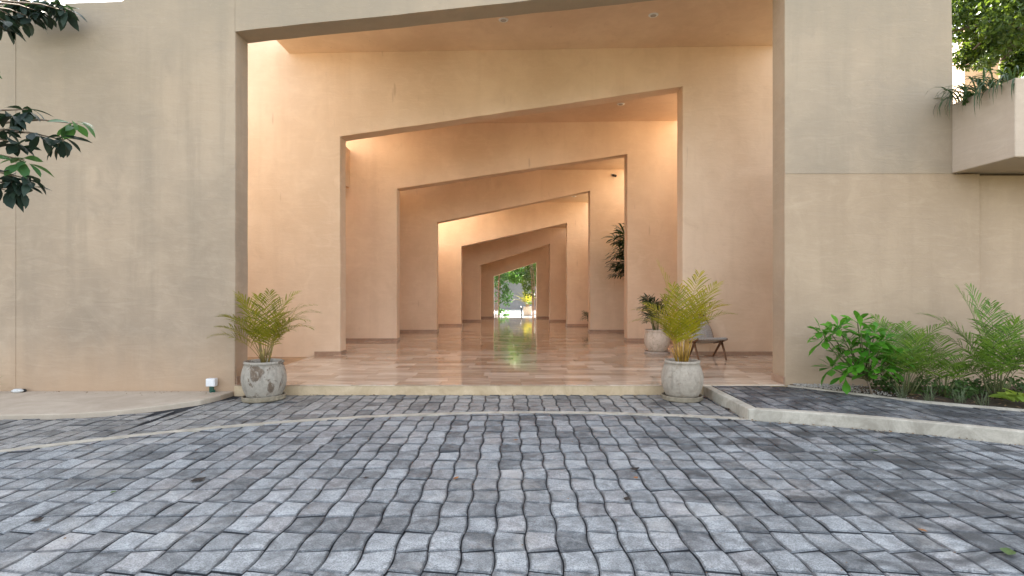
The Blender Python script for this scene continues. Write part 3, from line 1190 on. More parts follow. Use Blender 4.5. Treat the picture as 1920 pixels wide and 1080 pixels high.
# left potted areca: (azimuth, elevation, length, droop, base height); azimuth 0 = right, 180 = left, 270 = to the camera
FL = [(172, 66, 1.0, 68, .14), (168, 58, .9, 62, .10), (185, 54, .86, 70, .08), (150, 78, 1.15, 45, .12), (120, 82, 1.05, 30, .10), (95, 85, 1.12, 42, .12),
      (60, 82, 1.16, 52, .14), (30, 78, 1.12, 75, .13), (10, 72, 1.1, 80, .14), (-12, 70, 1.0, 84, .14), (5, 64, .92, 82, .12), (-40, 70, .85, 80, .08),
      (255, 76, .9, 66, .1), (320, 76, 1.0, 66, .1), (235, 84, .98, 40, .12), (70, 74, .8, 60, .05), (205, 76, .9, 60, .1)]
palm('areca_palm', 'olive green feathery palm growing in the mottled left pot', LP + Vector((0, 0, .5)), FL, M_ARECA, M_CANE2, 9, r, .075, full=1.15, dens=.85, size=.9)
FR = [(38, 66, 1.25, 38, .2), (48, 74, 1.28, 32, .2), (20, 70, 1.0, 66, .18), (5, 66, .92, 70, .18), (150, 84, 1.3, 18, .2), (168, 72, .9, 66, .16), (178, 68, .82, 80, .16),
      (140, 74, .95, 55, .12), (100, 84, 1.05, 35, .15), (70, 80, 1.1, 40, .15), (250, 76, .85, 60, .12), (285, 80, .9, 52, .15), (215, 72, .8, 66, .1),
      (315, 78, .95, 55, .14), (200, 74, .75, 55, .1), (190, 84, .9, 25, .1),
      (160, 80, .9, 50, .1), (30, 84, 1.0, 45, .12), (60, 70, .75, 60, .08)]
palm('areca_palm', 'yellow green feathery palm with orange canes in the right pot', RP + Vector((0, 0, .5)), FR, M_ARECAY, M_CANE, 14, r, .085, cane_h=(.22, .42), full=1.2, dens=.74)

# palms of the right-hand bed
def bedp(px, py, Y):
    p = W(px, py, Y)
    return Vector((p.x, Y, ZK + .01))


GP = 'green palms in the right planting bed'
palm('garden_palm', 'bushy green palm next to the broad leaved shrub in the bed', bedp(1695, 745, 7.72), [(150, 70, 1.0, 62, .1), (105, 80, 1.15, 40, .1), (75, 78, 1.15, 62, .12), (40, 70, 1.15, 75, .1), (20, 62, 1.05, 88, .1), (0, 58, .95, 95, .05),
      (165, 60, .7, 80, .05), (250, 74, .8, 70, .1), (290, 70, .9, 78, .1), (325, 66, .95, 85, .1), (215, 72, .75, 66, .1), (270, 84, .9, 30, .1), (10, 80, 1.1, 60, .15), (50, 84, 1.05, 50, .1)],
     M_PALM, M_STEMG, 9, r, .09, GP, full=1.15, dens=.85, size=.92)
palm('garden_palm', 'low drooping green palm between two taller palms in the bed', bedp(1768, 745, 7.62), [(150, 62, .8, 75, .05), (110, 76, .95, 50, .1), (60, 74, .9, 60, .1), (25, 64, .85, 80, .06), (0, 56, .75, 92, .04), (170, 56, .75, 88, .04),
      (250, 70, .7, 75, .06), (290, 70, .75, 75, .06), (330, 64, .75, 85, .05), (210, 68, .7, 75, .06)], M_PALM, M_STEMG, 7, r, .08, GP, full=1.15, dens=.92)
palm('garden_palm', 'tallest green palm with upright frond near the right edge', bedp(1868, 748, 7.5), [(150, 76, 1.45, 62, .15), (160, 70, 1.3, 80, .15), (128, 84, 1.5, 24, .2), (100, 86, 1.52, 22, .2), (60, 82, 1.35, 40, .2), (40, 74, 1.25, 66, .15), (15, 66, 1.1, 80, .1),
      (0, 70, 1.2, 60, .1), (250, 78, 1.0, 60, .1), (290, 76, 1.0, 66, .1), (200, 72, 1.0, 76, .1), (180, 64, .9, 88, .06), (330, 70, 1.0, 76, .1), (270, 86, 1.15, 25, .1), (225, 80, 1.0, 50, .12), (20, 82, 1.2, 50, .12), (175, 80, 1.15, 60, .12)],
     M_PALM, M_STEMG, 12, r, .1, GP, full=1.15, dens=.85, size=.86)
palm('garden_palm', 'green palm mostly cut off by the right edge of the picture', bedp(1975, 750, 7.4), [(170, 62, 1.0, 70, .1), (150, 74, 1.1, 55, .1), (185, 54, .9, 80, .05), (120, 80, 1.2, 40, .1), (200, 66, .9, 72, .1), (60, 74, 1.1, 60, .1), (300, 70, .9, 70, .1)],
     M_PALM, M_STEMG, 6, r, .08, GP, full=1.15, dens=.92)


# broad leaves
def leaf_mesh(name, mat, L=1.0, wid=.36, fold=.25, bend=.25, wide_at=.65):
    """single leaf along +Y, length 1, pointed; folded along the midrib and bent down"""
    mb = MB()
    prof = []
    N = 5
    for k in range(N + 1):
        t = k / N
        w = wid * .5 * (math.sin(math.pi * t ** (math.log(.5) / math.log(wide_at)))) ** .85 if 0 < t < 1 else .004
        prof.append((t, w))
    for t, w in prof:
        z = -bend * t * t
        mb.v += [(-w, t * L, z + w * fold), (0, t * L, z), (w, t * L, z + w * fold)]
    for k in range(N):
        a = 3 * k
        mb.f += [(a, a + 1, a + 4, a + 3), (a + 1, a + 2, a + 5, a + 4)]
    return mb.mesh(name, mat, True)


def rot_to(d, roll=0.0):
    """rotation taking +Y to d with +Z upward-ish"""
    d = Vector(d).normalized()
    x = d.cross(Vector((0, 0, 1)))
    x = x.normalized() if x.length > .05 else Vector((1, 0, 0))
    z = x.cross(d)
    m = Matrix((x, d, z)).transposed()
    return (m @ Matrix.Rotation(roll, 3, 'Y')).to_euler()


def rosette(root, parent_name, at, axis, n, meshes, size, r, lift=(0, 70), ring=True):
    axis = Vector(axis).normalized()
    u = axis.orthogonal().normalized()
    w = axis.cross(u)
    for k in range(n):
        a = 2.4 * k + r.uniform(-.3, .3)
        e = R(lift[0] + (lift[1] - lift[0]) * k / max(1, n - 1)) + r.uniform(-.15, .15)
        d = (u * math.cos(a) + w * math.sin(a)) * math.cos(e) + axis * math.sin(e)
        s = size * r.uniform(.75, 1.1) * (1 - .25 * k / n)
        link('leaf', r.choice(meshes), root, Vector(at) + d * .015, rot_to(d, r.uniform(-.5, .5)), (s * r.uniform(.85, 1.15), s, s))


r = random.Random(8)
fm = [leaf_mesh('leaf', M_FRANG, 1, .40, .2, .22, .7), leaf_mesh('leaf', M_FRANG, 1, .44, .3, .1, .72), leaf_mesh('leaf', M_FRANG, 1, .38, .15, .35, .68)]
fb0 = bedp(1637, 748, 7.75)
fr = thing('broadleaf_shrub', 'glossy green shrub with paddle shaped leaves against the tower wall', 'shrub', fb0)
tips = [(1640, 625), (1608, 605), (1540, 622), (1625, 640), (1665, 690), (1545, 640), (1572, 616), (1595, 655), (1612, 690), (1640, 668), (1680, 668), (1585, 705), (1560, 628), (1580, 668), (1630, 655), (1614, 620), (1598, 690), (1650, 690), (1668, 668), (1632, 700), (1560, 690), (1655, 640), (1590, 640), (1620, 680)]
trunk = [Vector((0, 0, -.05)), Vector((-.04, .02, .12)), Vector((-.1, .03, .3))]
b = MB()
b.tube(trunk, [.016, .014, .012], 7)
lpart('stem', b, M_BARK, fr, True)
for k, (px, py) in enumerate(tips):
    Y = 7.75 + r.uniform(-.16, .22)
    tp = W(px, py, Y) - fb0
    st = trunk[1].lerp(trunk[2], r.uniform(.2, 1))
    mid = st.lerp(tp, .55) + Vector((0, 0, -.04))
    b = MB()
    b.tube([st, mid, tp], [.010, .008, .007], 6)
    lpart('branch', b, M_STEMG, fr, True)
    ax = (tp - st).normalized() * .6 + Vector((0, -.25, .55))
    rosette(fr, 'leaf', tp, ax, r.randint(9, 12), fm, .26, r, (-15, 65))

# the tree whose branches hang into the frame at the left
r = random.Random(14)
dm = [leaf_mesh('leaf', M_DARK, 1, .46, .2, .3, .55), leaf_mesh('leaf', M_DARK, 1, .5, .3, .15, .58), leaf_mesh('leaf', M_DARK, 1, .42, .15, .45, .54)]
ym = [leaf_mesh('leaf', M_YOUNG, 1, .46, .2, .3, .55), leaf_mesh('leaf', M_YOUNG, 1, .5, .25, .2, .58)]
tl0 = Vector((-6.3, 5.7, 0.0))
lt = thing('broadleaf_tree', 'dark leaved tree reaching into the frame before the left wall', 'tree', tl0)
b = MB()
b.tube([Vector((0, 0, -.1)), Vector((.05, .05, 1.2)), Vector((-.02, 0, 2.6)), Vector((.1, .05, 4.2)), Vector((.2, 0, 5.6))], [.13, .11, .09, .07, .04], 12)
lpart('trunk', b, M_BARK, lt, True)
# (start height, tip pixel, tip depth, young?)
clusters = [(3.0, 145, 232, 5.6, 1), (3.0, 118, 262, 5.6, 0), (3.0, 78, 255, 5.5, 0), (2.9, 52, 205, 5.55, 0), (3.0, 20, 215, 5.5, 0), (2.9, 5, 245, 5.45, 0), (2.9, 30, 268, 5.5, 0),
            (2.7, 46, 300, 5.5, 1), (2.6, 50, 335, 5.5, 0), (2.6, 22, 330, 5.45, 0), (2.6, 2, 342, 5.4, 0), (2.5, 40, 352, 5.5, 0), (2.5, 15, 358, 5.5, 0),
            (4.4, 112, 6, 8.15, 0), (4.4, 75, 22, 8.1, 0), (4.4, 45, 10, 8.1, 0), (4.4, 20, 28, 8.0, 0), (4.4, 5, 52, 7.6, 0), (4.4, 55, 32, 8.1, 0), (4.4, 0, 10, 8.1, 0), (4.4, 90, 2, 8.15, 0), (4.4, 40, 0, 8.15, 0), (4.4, 122, 20, 8.15, 0), (4.4, 25, 5, 8.15, 0), (4.4, 65, 4, 8.15, 0), (4.4, 10, 40, 7.6, 0),
            (3.4, -40, 120, 5.5, 0), (3.6, -60, 260, 5.5, 0), (4.4, -50, 20, 5.5, 0), (4.4, -50, 30, 7.4, 0)]
for h0, px, py, Y, yg in clusters:
    tp = W(px, py, Y) - tl0
    s0 = Vector((.05 + .03 * h0 * .5, .02, h0))
    mid = s0.lerp(tp, .5) + Vector((0, 0, .12))
    q3 = s0.lerp(tp, .8) + Vector((0, 0, .09))
    b = MB()
    b.tube([s0, mid, q3, tp], [.022, .013, .009, .005], 6)
    lpart('branch', b, M_BARK, lt, True)
    ms = ym if yg else dm
    nlf = r.randint(10, 13)
    for k in range(nlf):
        a = k * 2.4 + r.uniform(-.4, .4)
        el = R(r.uniform(-48, 12))
        d = Vector((math.cos(a) * math.cos(el), math.sin(a) * math.cos(el) * .8, math.sin(el)))
        at = tp + Vector((r.uniform(-.05, .03), r.uniform(-.05, .05), r.uniform(-.03, .03)))
        s = r.uniform(.14, .215) * (1.2 if Y > 7 else 1)
        link('leaf', r.choice(ms), lt, at + d * .02, rot_to(d, r.uniform(-.6, .6)), (s * r.uniform(.85, 1.15), s, s))


# lady palms: canes carrying fans of narrow blades
def fan(at, d, n, L, w, r, spread=200):
    mb = MB()
    d = Vector(d).normalized()
    s = d.cross(Vector((0, 0, 1)))
    s = s.normalized() if s.length > .05 else Vector((1, 0, 0))
    u = s.cross(d)
    at = Vector(at)
    for k in range(n):
        a = R(-spread / 2 + spread * k / (n - 1)) + r.uniform(-.08, .08)
        bd_ = d * math.cos(a) + s * math.sin(a) + u * r.uniform(-.08, .2)
        bd_.normalize()
        wv = bd_.cross(u).normalized()
        ll = L * (1 - .25 * abs(a) / R(spread / 2)) * r.uniform(.85, 1.1)
        dn = Vector((0, 0, -1))
        p1, p2, p3 = at + bd_ * ll * .35, at + bd_ * ll * .75 + dn * ll * .1, at + bd_ * ll + dn * ll * .28
        mb.add([at, p1 - wv * w, p1 + wv * w + u * .003, p2 - wv * w * .85, p2 + wv * w * .85, p3 - wv * w * .3, p3 + wv * w * .3],
               [(0, 2, 1), (1, 2, 4, 3), (3, 4, 6, 5)])
    return mb


def ladypalm(label, loc, nst, hs, nf, L, r, spread=.15, lean=(0, 0), group=None, w=.0115, stalk=(.08, .2), azs=(0, 360)):
    t = thing('lady_palm', label, 'palm', loc, group=group)
    for k in range(nst):
        a = r.uniform(0, 6.28)
        q = spread * math.sqrt(r.random())
        p0 = Vector((math.cos(a) * q * .6, math.sin(a) * q * .6, 0))
        h = r.uniform(*hs)
        p1 = Vector((math.cos(a) * q * 1.6 + lean[0] * h, math.sin(a) * q * 1.6 + lean[1] * h, h))
        b = MB()
        b.tube([p0, p0.lerp(p1, .5), p1], .008, 5)
        lpart('cane', b, M_STEMG, t)
        for j in range(nf):
            a2 = R(r.uniform(*azs))
            e = R(r.uniform(-10, 65))
            d = Vector((math.cos(a2) * math.cos(e), math.sin(a2) * math.cos(e), math.sin(e)))
            base = p0.lerp(p1, r.uniform(.6, 1))
            pt = base + d * r.uniform(*stalk)
            sb_ = MB()
            sb_.tube([base, pt], .0035, 4)
            fb_ = fan(pt, d, r.randint(7, 9), L * r.uniform(.8, 1.1), w, r)
            f_ = lpart('fan_leaf', fb_, M_RHAP, t)
            link('leaf_stalk', sb_.mesh('leaf_stalk', M_STEMG), f_)
    return t


r = random.Random(33)
ladypalm('dark green lady palm filling the pale clay pot', LY + Vector((0, 0, .46)), 9, (.18, .75), 5, .27, r, .17)
hp = Vector((W(1195, 470, 17.3).x, 17.3, ZF))
ladypalm('tall dark palm showing half from behind the right portal pier', hp, 7, (2.6, 3.0), 11, .55, r, .2, (0, 0), None, .03, (.25, .7), (110, 270))
sp_ = Vector((W(1109, 600, 20.6).x, 20.6, ZF))
ladypalm('small dark plant peeping out at the pier foot deep inside', sp_, 4, (.2, .6), 4, .28, r, .12)


def crown(mb, centres, n, size, r, flat=.8, out=.45):
    for k in range(n):
        c, rad = r.choice(centres)
        while True:
            v = Vector((r.uniform(-1, 1), r.uniform(-1, 1), r.uniform(-1, 1)))
            if .15 < v.length < 1:
                break
        v = v.normalized() * (v.length ** out)
        if noise.noise((Vector(c) + v * rad) * 1.3) < -.18:
            continue
        p = Vector(c) + Vector((v.x, v.y, v.z * flat)) * rad
        d = (Vector((r.gauss(0, 1), r.gauss(0, 1), r.gauss(-.4, .7)))).normalized()
        s = d.orthogonal().normalized()
        s = (Matrix.Rotation(r.uniform(0, 6.28), 3, d) @ s)
        L = size * r.uniform(.6, 1.2)
        w = L * .26
        up = d.cross(s) * L * .06
        mb.add([p, p + d * L * .45 - s * w + up, p + d * L, p + d * L * .45 + s * w + up], [(0, 1, 2, 3)])


# strap-leaved plants trailing over the planter box
def blades(name, label, cat, loc, n, L, w, mat, r, el=(20, 80), droop=(60, 150), azr=(0, 360), group=None, single=True, spread=.08):
    t = thing(name, label, cat, loc, group=group)
    allb = MB()
    for k in range(n):
        az = R(r.uniform(*azr))
        e0 = R(r.uniform(*el))
        dr = R(r.uniform(*droop))
        ll = L * r.uniform(.6, 1.15)
        p = Vector((r.uniform(-spread, spread), r.uniform(-spread, spread) * .6, 0))
        mb = MB() if single else allb
        o = len(mb.v)
        N = 6
        sd = Vector((-math.sin(az), math.cos(az), 0))
        for i in range(N + 1):
            tt = i / N
            ww = w * (0.6 + .8 * tt if tt < .5 else 2.0 * (1 - tt) + .02)
            mb.v += [tuple(p - sd * ww), tuple(p + sd * ww)]
            e = e0 - dr * tt
            p = p + Vector((math.cos(az) * math.cos(e), math.sin(az) * math.cos(e), math.sin(e))) * ll / N
        mb.f += [(o + 2 * i, o + 2 * i + 1, o + 2 * i + 3, o + 2 * i + 2) for i in range(N)]
        if single:
            lpart('blade', mb, mat, t)
    if not single:
        lpart('foliage', allb, mat, t)
    return t


r = random.Random(41)
TG = 'strap leaved plants trailing over the planter'
for yy, ll, nn, lab in ((8.42, .62, 22, 'strap leaved plant arching left over the wall end of the planter'), (8.15, .6, 20, 'strap leaved plant drooping second from the wall end of the planter'),
                        (7.9, .55, 20, 'strap leaved plant drooping over the middle of the planter side'), (7.66, .5, 18, 'strap leaved plant near the outer corner of the planter')):
    blades('trailing_plant', lab, 'plant', (PX0 + .13, yy, PZ1 - .05), nn + 4, ll * 1.35, .0125, M_BLADE, r, (30, 75), (125, 185), (125, 235), TG, spread=.1)
bush = thing('low_bush', 'small leaved green bush spilling over the planter edge', 'bush', (PX0 + .4, 7.95, PZ1 - .1))
b = MB()
crown(b, [((-.38, -.35, .08), .13), ((-.37, -.15, .09), .13), ((-.38, .05, .08), .12), ((-.36, .25, .07), .11), ((-.4, -.4, -.02), .1), ((-.16, -.25, .1), .17), ((-.12, .05, .1), .15), ((.15, -.3, .2), .28), ((.5, -.2, .2), .3), ((.75, -.3, .3), .34), ((.6, -.42, .05), .26)], 4200, .055, r)
lpart('foliage', b, M_GARDS, bush)
for px, Y, lab in ((1690, 7.5, 'thin pale grass tuft under the bushy palm'), (1800, 7.25, 'thin pale grass tuft between low and tallest palms'), (1842, 7.1, 'pale spiky tuft before the tallest palm'), (1742, 7.35, 'brownish spiky tuft under the low palm')):
    blades('grass_tuft', lab, 'grass', (W(px, 0, Y).x, Y, ZK), 34, .26, .0035, M_GRASS, r, (30, 85), (10, 70), group='tufts along the planting bed edge', single=False, spread=.07)
lit = MB()
for k in range(420):
    x = r.uniform(4.75, 8.2)
    y = r.uniform(bed_y(x) + .02, YW - .05)
    z = ZK + .012 + .03 * r.random()
    a = r.uniform(0, 6.28)
    L, w = r.uniform(.03, .09), r.uniform(.008, .02)
    d, q = Vector((math.cos(a), math.sin(a), r.uniform(-.2, .3))), Vector((-math.sin(a), math.cos(a), r.uniform(-.3, .3)))
    o_ = Vector((x, y, z))
    lit.add([o_, o_ + d * L * .5 + q * w, o_ + d * L, o_ + d * L * .5 - q * w], [(0, 1, 2, 3)])
lo_ = link('leaf_litter', lit.mesh('leaf_litter', M_LITTER))
lo_['kind'] = 'stuff'
lo_['label'] = 'dry brown leaf litter strewn over the planting bed soil'
for px, Y, lab in ((1660, 7.95, 'low leafy weed left under the broad leaved shrub'), (1725, 7.75, 'low leafy weed before the bushy garden palm'), (1790, 7.5, 'low leafy weed beside the low drooping palm'), (1825, 7.7, 'low leafy weed at the foot of the tallest palm'), (1890, 7.7, 'low leafy weed behind the lime leaved plant')):
    wd_ = thing('weed', lab, 'plant', (W(px, 0, Y).x, Y, ZK + .01), group='low weeds in the planting bed')
    b = MB()
    crown(b, [((0, 0, .1), .16), ((.12, .03, .14), .14), ((-.13, .02, .08), .12)], 260, .075, r)
    lpart('foliage', b, M_GARDS, wd_)
p = bedp(1908, 745, 7.05)
bl = thing('big_leaf_plant', 'lime green broad leaved plant at the right edge of the bed', 'plant', p)
lm = [leaf_mesh('leaf', M_LIME, 1, .62, .2, .4, .5), leaf_mesh('leaf', M_LIME, 1, .56, .3, .3, .52)]
for k in range(14):
    a = k * 2.4
    e = R(r.uniform(5, 60))
    d = Vector((math.cos(a) * math.cos(e), math.sin(a) * math.cos(e), math.sin(e)))
    s = r.uniform(.18, .27)
    link('leaf', r.choice(lm), bl, (d.x * .04, d.y * .04, .03 + .1 * r.random()), rot_to(d, r.uniform(-.3, .3)), (s, s, s))
blades('small_palm', 'few green blades entering at the left edge by the wall', 'plant', (W(-28, 740, 8.2).x, 8.2, .05), 12, .36, .011, M_PALM, r, (25, 75), (20, 90), (0, 360))


# ------------------------------------------------------------------ trees with crowns of small leaves
def tree(label, loc, trunk, crad, centres, n, size, leafm, r, group=None, limbs=5):
    t = thing('tree', label, 'tree', loc, group=group)
    b = MB()
    b.tube(trunk, crad, 10)
    lpart('trunk', b, M_BARK, t, True)
    top = Vector(trunk[-1])
    for k in range(limbs):
        c, rad = centres[k % len(centres)]
        s0 = Vector(trunk[-2]).lerp(top, r.random())
        b = MB()
        e = Vector(c) + Vector((r.uniform(-.3, .3), r.uniform(-.3, .3), r.uniform(-.2, .3))) * rad
        b.tube([s0, s0.lerp(e, .5) + Vector((0, 0, .15)), e], [crad[-1] * .8, crad[-1] * .5, crad[-1] * .2], 6)
        lpart('limb', b, M_BARK, t, True)
    b = MB()
    crown(b, centres, n, size, r)
    lpart('crown', b, leafm, t)
    return t


r = random.Random(52)
tb = Vector((W(1890, 140, 11.6).x, 11.6, -.05))
cs = []
for px, py, dy, rad in ((1800, 60, 0, .75), (1830, 15, .5, .8), (1820, 95, -.3, .5), (1870, 40, -.5, .8), (1910, 20, 0, .8), (1880, 90, .6, .55), (1935, 70, .2, .7), (1860, -60, .2, 1.0), (1960, -30, 0, 1.0), (1920, 125, -.2, .35), (1780, -20, .6, .8), (1990, 90, .5, .8)):
    cs.append((tuple(W(px, py, 11.6 + dy) - tb), rad))
tk = [Vector((.1, 0, 0)), Vector((0, 0, 2.5)), Vector((.05, .05, 4.6)), Vector(W(1885, 120, 11.6) - tb), Vector(W(1895, 60, 11.6) - tb)]
tree('sunlit leafy tree rising behind the planter at top right', tb, tk, [.2, .17, .14, .11, .07], cs, 30000, .12, M_CROWN, r, limbs=9)

# sunlit walls of the house behind the planter
hb = thing('side_building', 'sunlit peach plaster wall showing below the tree at top right', 'building', (12, 15, 0))
nx = Vector((-.86, -.5, 0)).normalized()
tx = Vector((-nx.y, nx.x, 0))
if tx.x < 0:
    tx = -tx


def wallblock(p0, p1, z0, z1, th=.35):
    b = MB()
    a, c = Vector((p0[0], p0[1], 0)), Vector((p1[0], p1[1], 0))
    d = (c - a).normalized()
    q = Vector((-d.y, d.x, 0)) * th
    b.prism_xy([(a.x, a.y), (c.x, c.y), ((c + q).x, (c + q).y), ((a + q).x, (a + q).y)], z0, z1)
    return b


pA, pB = W(1770, 0, 15.6), W(1809, 0, 13.8)
pC = W(1905, 0, 13.0)
part('wall', wallblock((pA.x, pA.y), (pB.x, pB.y), -.05, 7.9), M_INT, hb)
part('parapet', wallblock((pB.x + .01, pB.y - .01), (pC.x, pC.y), -.05, HC + (540 - 118) / F * 13.6), M_INT, hb)

# ------------------------------------------------------------------ garden beyond the passage
gp = MB()
gp.add([(-.95, 27.9, -.03), (1.6, 27.9, -.03), (3.2, 43, -.03), (-1.6, 43, -.03)], [(0, 1, 2, 3)])
struct('garden_path', gp, M_PATH)
gw = thing('boundary_wall', 'grey rendered wall closing the garden beyond the passage', 'wall', (0, 43.2, 0))
b = MB()
b.box((-14, 43.2, -.1), (14, 43.5, 2.1))
part('wall', b, M_GWALL, gw)
b = MB()
b.box((-14, 43.15, 2.1), (14, 43.55, 2.18))
part('coping', b, M_KERB, gw)
r = random.Random(61)
GT = 'garden trees beyond the passage'
tree('light green tree left of the garden path, before the grey wall', Vector((-1.9, 37.5, -.05)), [Vector((0, 0, 0)), Vector((.1, 0, 1.5)), Vector((.3, 0, 2.6))], [.12, .1, .07],
     [((.4, 0, 2.6), 1.1), ((1.5, .3, 3.1), 1.0), ((-.6, 0, 3.4), 1.2), ((.6, 0, 4.2), 1.2), ((2.2, .4, 2.5), .6)], 7500, .2, M_GARD, r, GT)
tree('dark tree with bare trunk right of the garden path', Vector((2.5, 40, -.05)), [Vector((0, 0, 0)), Vector((-.1, 0, 1.8)), Vector((.05, 0, 3.4))], [.2, .17, .13],
     [((-.5, 0, 3.7), 1.2), ((.8, 0, 4.2), 1.3), ((-1.2, .3, 4.6), 1.2), ((.3, 0, 5.2), 1.3), ((-1.9, 0, 3.2), .8), ((-.6, .4, 2.7), .7)], 9000, .2, M_CROWND, r, GT)
tree('dark dense tree rising behind the grey garden wall', Vector((-1, 47, -.05)), [Vector((0, 0, 0)), Vector((.1, 0, 2)), Vector((.3, 0, 3.6))], [.25, .2, .14],
     [((0, 0, 3.6), 1.9), ((2.2, 0, 3.8), 1.9), ((-2.2, 0, 4), 1.9), ((.6, 0, 5.8), 2.0), ((4, 0, 4), 1.9), ((-4.2, 0, 4.2), 2), ((1.2, 0, 2.6), 1.2)], 16000, .26, M_CROWND, r, GT)
tree('broad green tree far right behind the garden wall', Vector((5.2, 47.5, -.05)), [Vector((0, 0, 0)), Vector((.1, 0, 2)), Vector((.3, 0, 3.6))], [.25, .2, .14],
     [((0, 0, 3.4), 2), ((-1.8, 0, 5), 1.9), ((2, 0, 4.4), 2), ((.3, 0, 6), 1.9), ((-3.4, 0, 3.2), 1.6)], 10000, .26, M_CROWN, r, GT)


tree('tall dark wooded tree far behind the garden wall, leftmost', Vector((-5, 54, -.05)), [Vector((0, 0, 0)), Vector((.1, 0, 2)), Vector((.3, 0, 3.6))], [.25, .2, .14],
     [((0, 0, 3), 2.8), ((3, 0, 4.5), 2.8), ((-1, 0, 6.5), 2.8), ((3.2, 0, 1.8), 2)], 6000, .6, M_CROWND, r, GT)
tree('tall dark wooded tree far behind the garden wall, centre', Vector((1.5, 55, -.05)), [Vector((0, 0, 0)), Vector((.1, 0, 2)), Vector((.3, 0, 3.6))], [.25, .2, .14],
     [((0, 0, 3), 2.8), ((3, 0, 4.5), 2.8), ((-2, 0, 5), 2.8), ((0, 0, 7), 2.8), ((2, 0, 2), 2.2)], 8000, .6, M_CROWND, r, GT)
tree('unseen tall tree added to shade the garden end of the passage', Vector((-3.6, 33.6, -.05)), [Vector((0, 0, 0)), Vector((.3, 0, 2.5)), Vector((1.2, 0, 4.6)), Vector((2, 0, 5.8))], [.2, .16, .12, .08],  # crown added out of view to block sun from the last bays
     [((2, -.6, 6.2), 1.7), ((3.4, -.4, 6.6), 1.6), ((1, -.2, 5.6), 1.4), ((2.4, -1.6, 5.9), 1.3), ((2.4, .6, 7.4), 1.6), ((4.4, -.6, 6.4), 1.4)], 9000, .28, M_CROWN, r, GT)


def bamboo(label, x, y, n, r, toward):
    t = thing('bamboo_clump', label, 'bamboo', (x, y, -.05), group='bamboo clumps at the garden doorway')
    lf = MB()
    for k in range(n):
        x0 = r.uniform(-.14, .14)
        y0 = r.uniform(-.3, .9)
        h = r.uniform(3.0, 4.0)
        tx_ = x0 + toward * r.uniform(.05, .35)
        b = MB()
        pts = [Vector((x0 + (tx_ - x0) * (q / 5) ** 2, y0, h * q / 5)) for q in range(6)]
        b.tube(pts, [.022, .022, .02, .018, .014, .008], 7)
        lpart('bamboo_stem', b, M_BAMBOO, t, True)
    cs_ = [((toward * .2, .3, z), .42) for z in (1.25, 1.6, 2.0, 2.4, 2.9, 3.3)]
    if toward > 0:
        cs_ += [((toward * .42, .3, .45), .3), ((toward * .42, .3, .85), .34), ((toward * .4, .2, 1.3), .4)]
    crown(lf, cs_, 1700, .15, r, 1.0)
    lpart('foliage', lf, M_CROWND if toward > 0 else M_CROWN, t)


bamboo('bamboo clump with dark leaves left of the garden doorway', -.78, 28.9, 6, r, 1)
bamboo('bamboo clump with light leaves right of the garden doorway', 1.1, 28.9, 6, r, -1)
gpot = Vector((W(989, 590, 33.5).x, 33.5, -.03))
potted('plant_pot', 'sunlit pale pot beside the garden path beyond the passage', gpot, pot_prof(.2, .26, .24, .5, .03), M_POT3, [(r_ * .9, z * .6) for r_, z in sauc_prof], M_SAUC3, (0, 0), .01, 2, .2, .46)
palm('areca_palm', 'bright yellow sunlit palm in the garden pot beyond the passage', gpot + Vector((0, 0, .46)), [(az, el, .95, dr, .1) for az, el, dr in ((180, 50, 70), (150, 62, 60), (200, 66, 60), (230, 60, 70), (270, 66, 60), (300, 74, 50), (330, 60, 70), (0, 60, 60), (40, 70, 50), (90, 74, 40), (120, 78, 40), (250, 80, 40), (170, 76, 50))],
     M_ARECAY, M_CANE, 7, r, .08)
hr = thing('handrail', 'thin dark metal rail beside the bright garden path', 'railing', (W(978, 0, 30.2).x, 30.2, -.03))
b = MB()
b.tube([Vector((0, 0, 0)), Vector((0, 0, .52)), Vector((-.02, .15, .62)), Vector((-.02, 1.3, .62)), Vector((0, 1.45, .5)), Vector((0, 1.45, 0))], .022, 8)
lpart('rail', b, M_BLACK, hr, True)

# ------------------------------------------------------------------ chair by the right pier
cl = Vector((4.0, 11.74, ZF))
ch = thing('lounge_chair', 'low wooden chair with woven grey seat beside the right pier', 'chair', cl, R(0))
# local axes: +x towards the front of the seat, y across
fx, bx, wd = .33, -.28, .285


def rod(pts, rad, name, mat, seg=8):
    b = MB()
    b.tube([Vector(p) for p in pts], rad, seg)
    return lpart(name, b, mat, ch, True)


rod([(.34, -wd - .02, .42), (.34, wd + .02, .42)], .024, 'front_rail', M_WOOD)
for s in (-1, 1):
    y = s * wd
    rod([(.36, y, .42), (.12, y, .35), (-.26, y, .30)], [.022, .021, .02], 'seat_rail', M_WOOD)
    rod([(.10, y, .35), (.24, y * 1.0, .18), (.36, y * .98, 0)], [.026, .022, .016], 'leg', M_WOOD)
    rod([(.12, y * .95, .35), (-.10, y * .92, .16), (-.28, y * .9, 0)], [.026, .022, .017], 'leg', M_WOOD)
    rod([(-.26, y, .28), (-.36, y * .86, .55), (-.44, y * .5, .85)], [.022, .02, .016], 'back_post', M_WOOD)
rod([(-.44, -wd * .52, .85), (-.45, 0, .875), (-.44, wd * .52, .85)], .017, 'top_rail', M_WOOD)
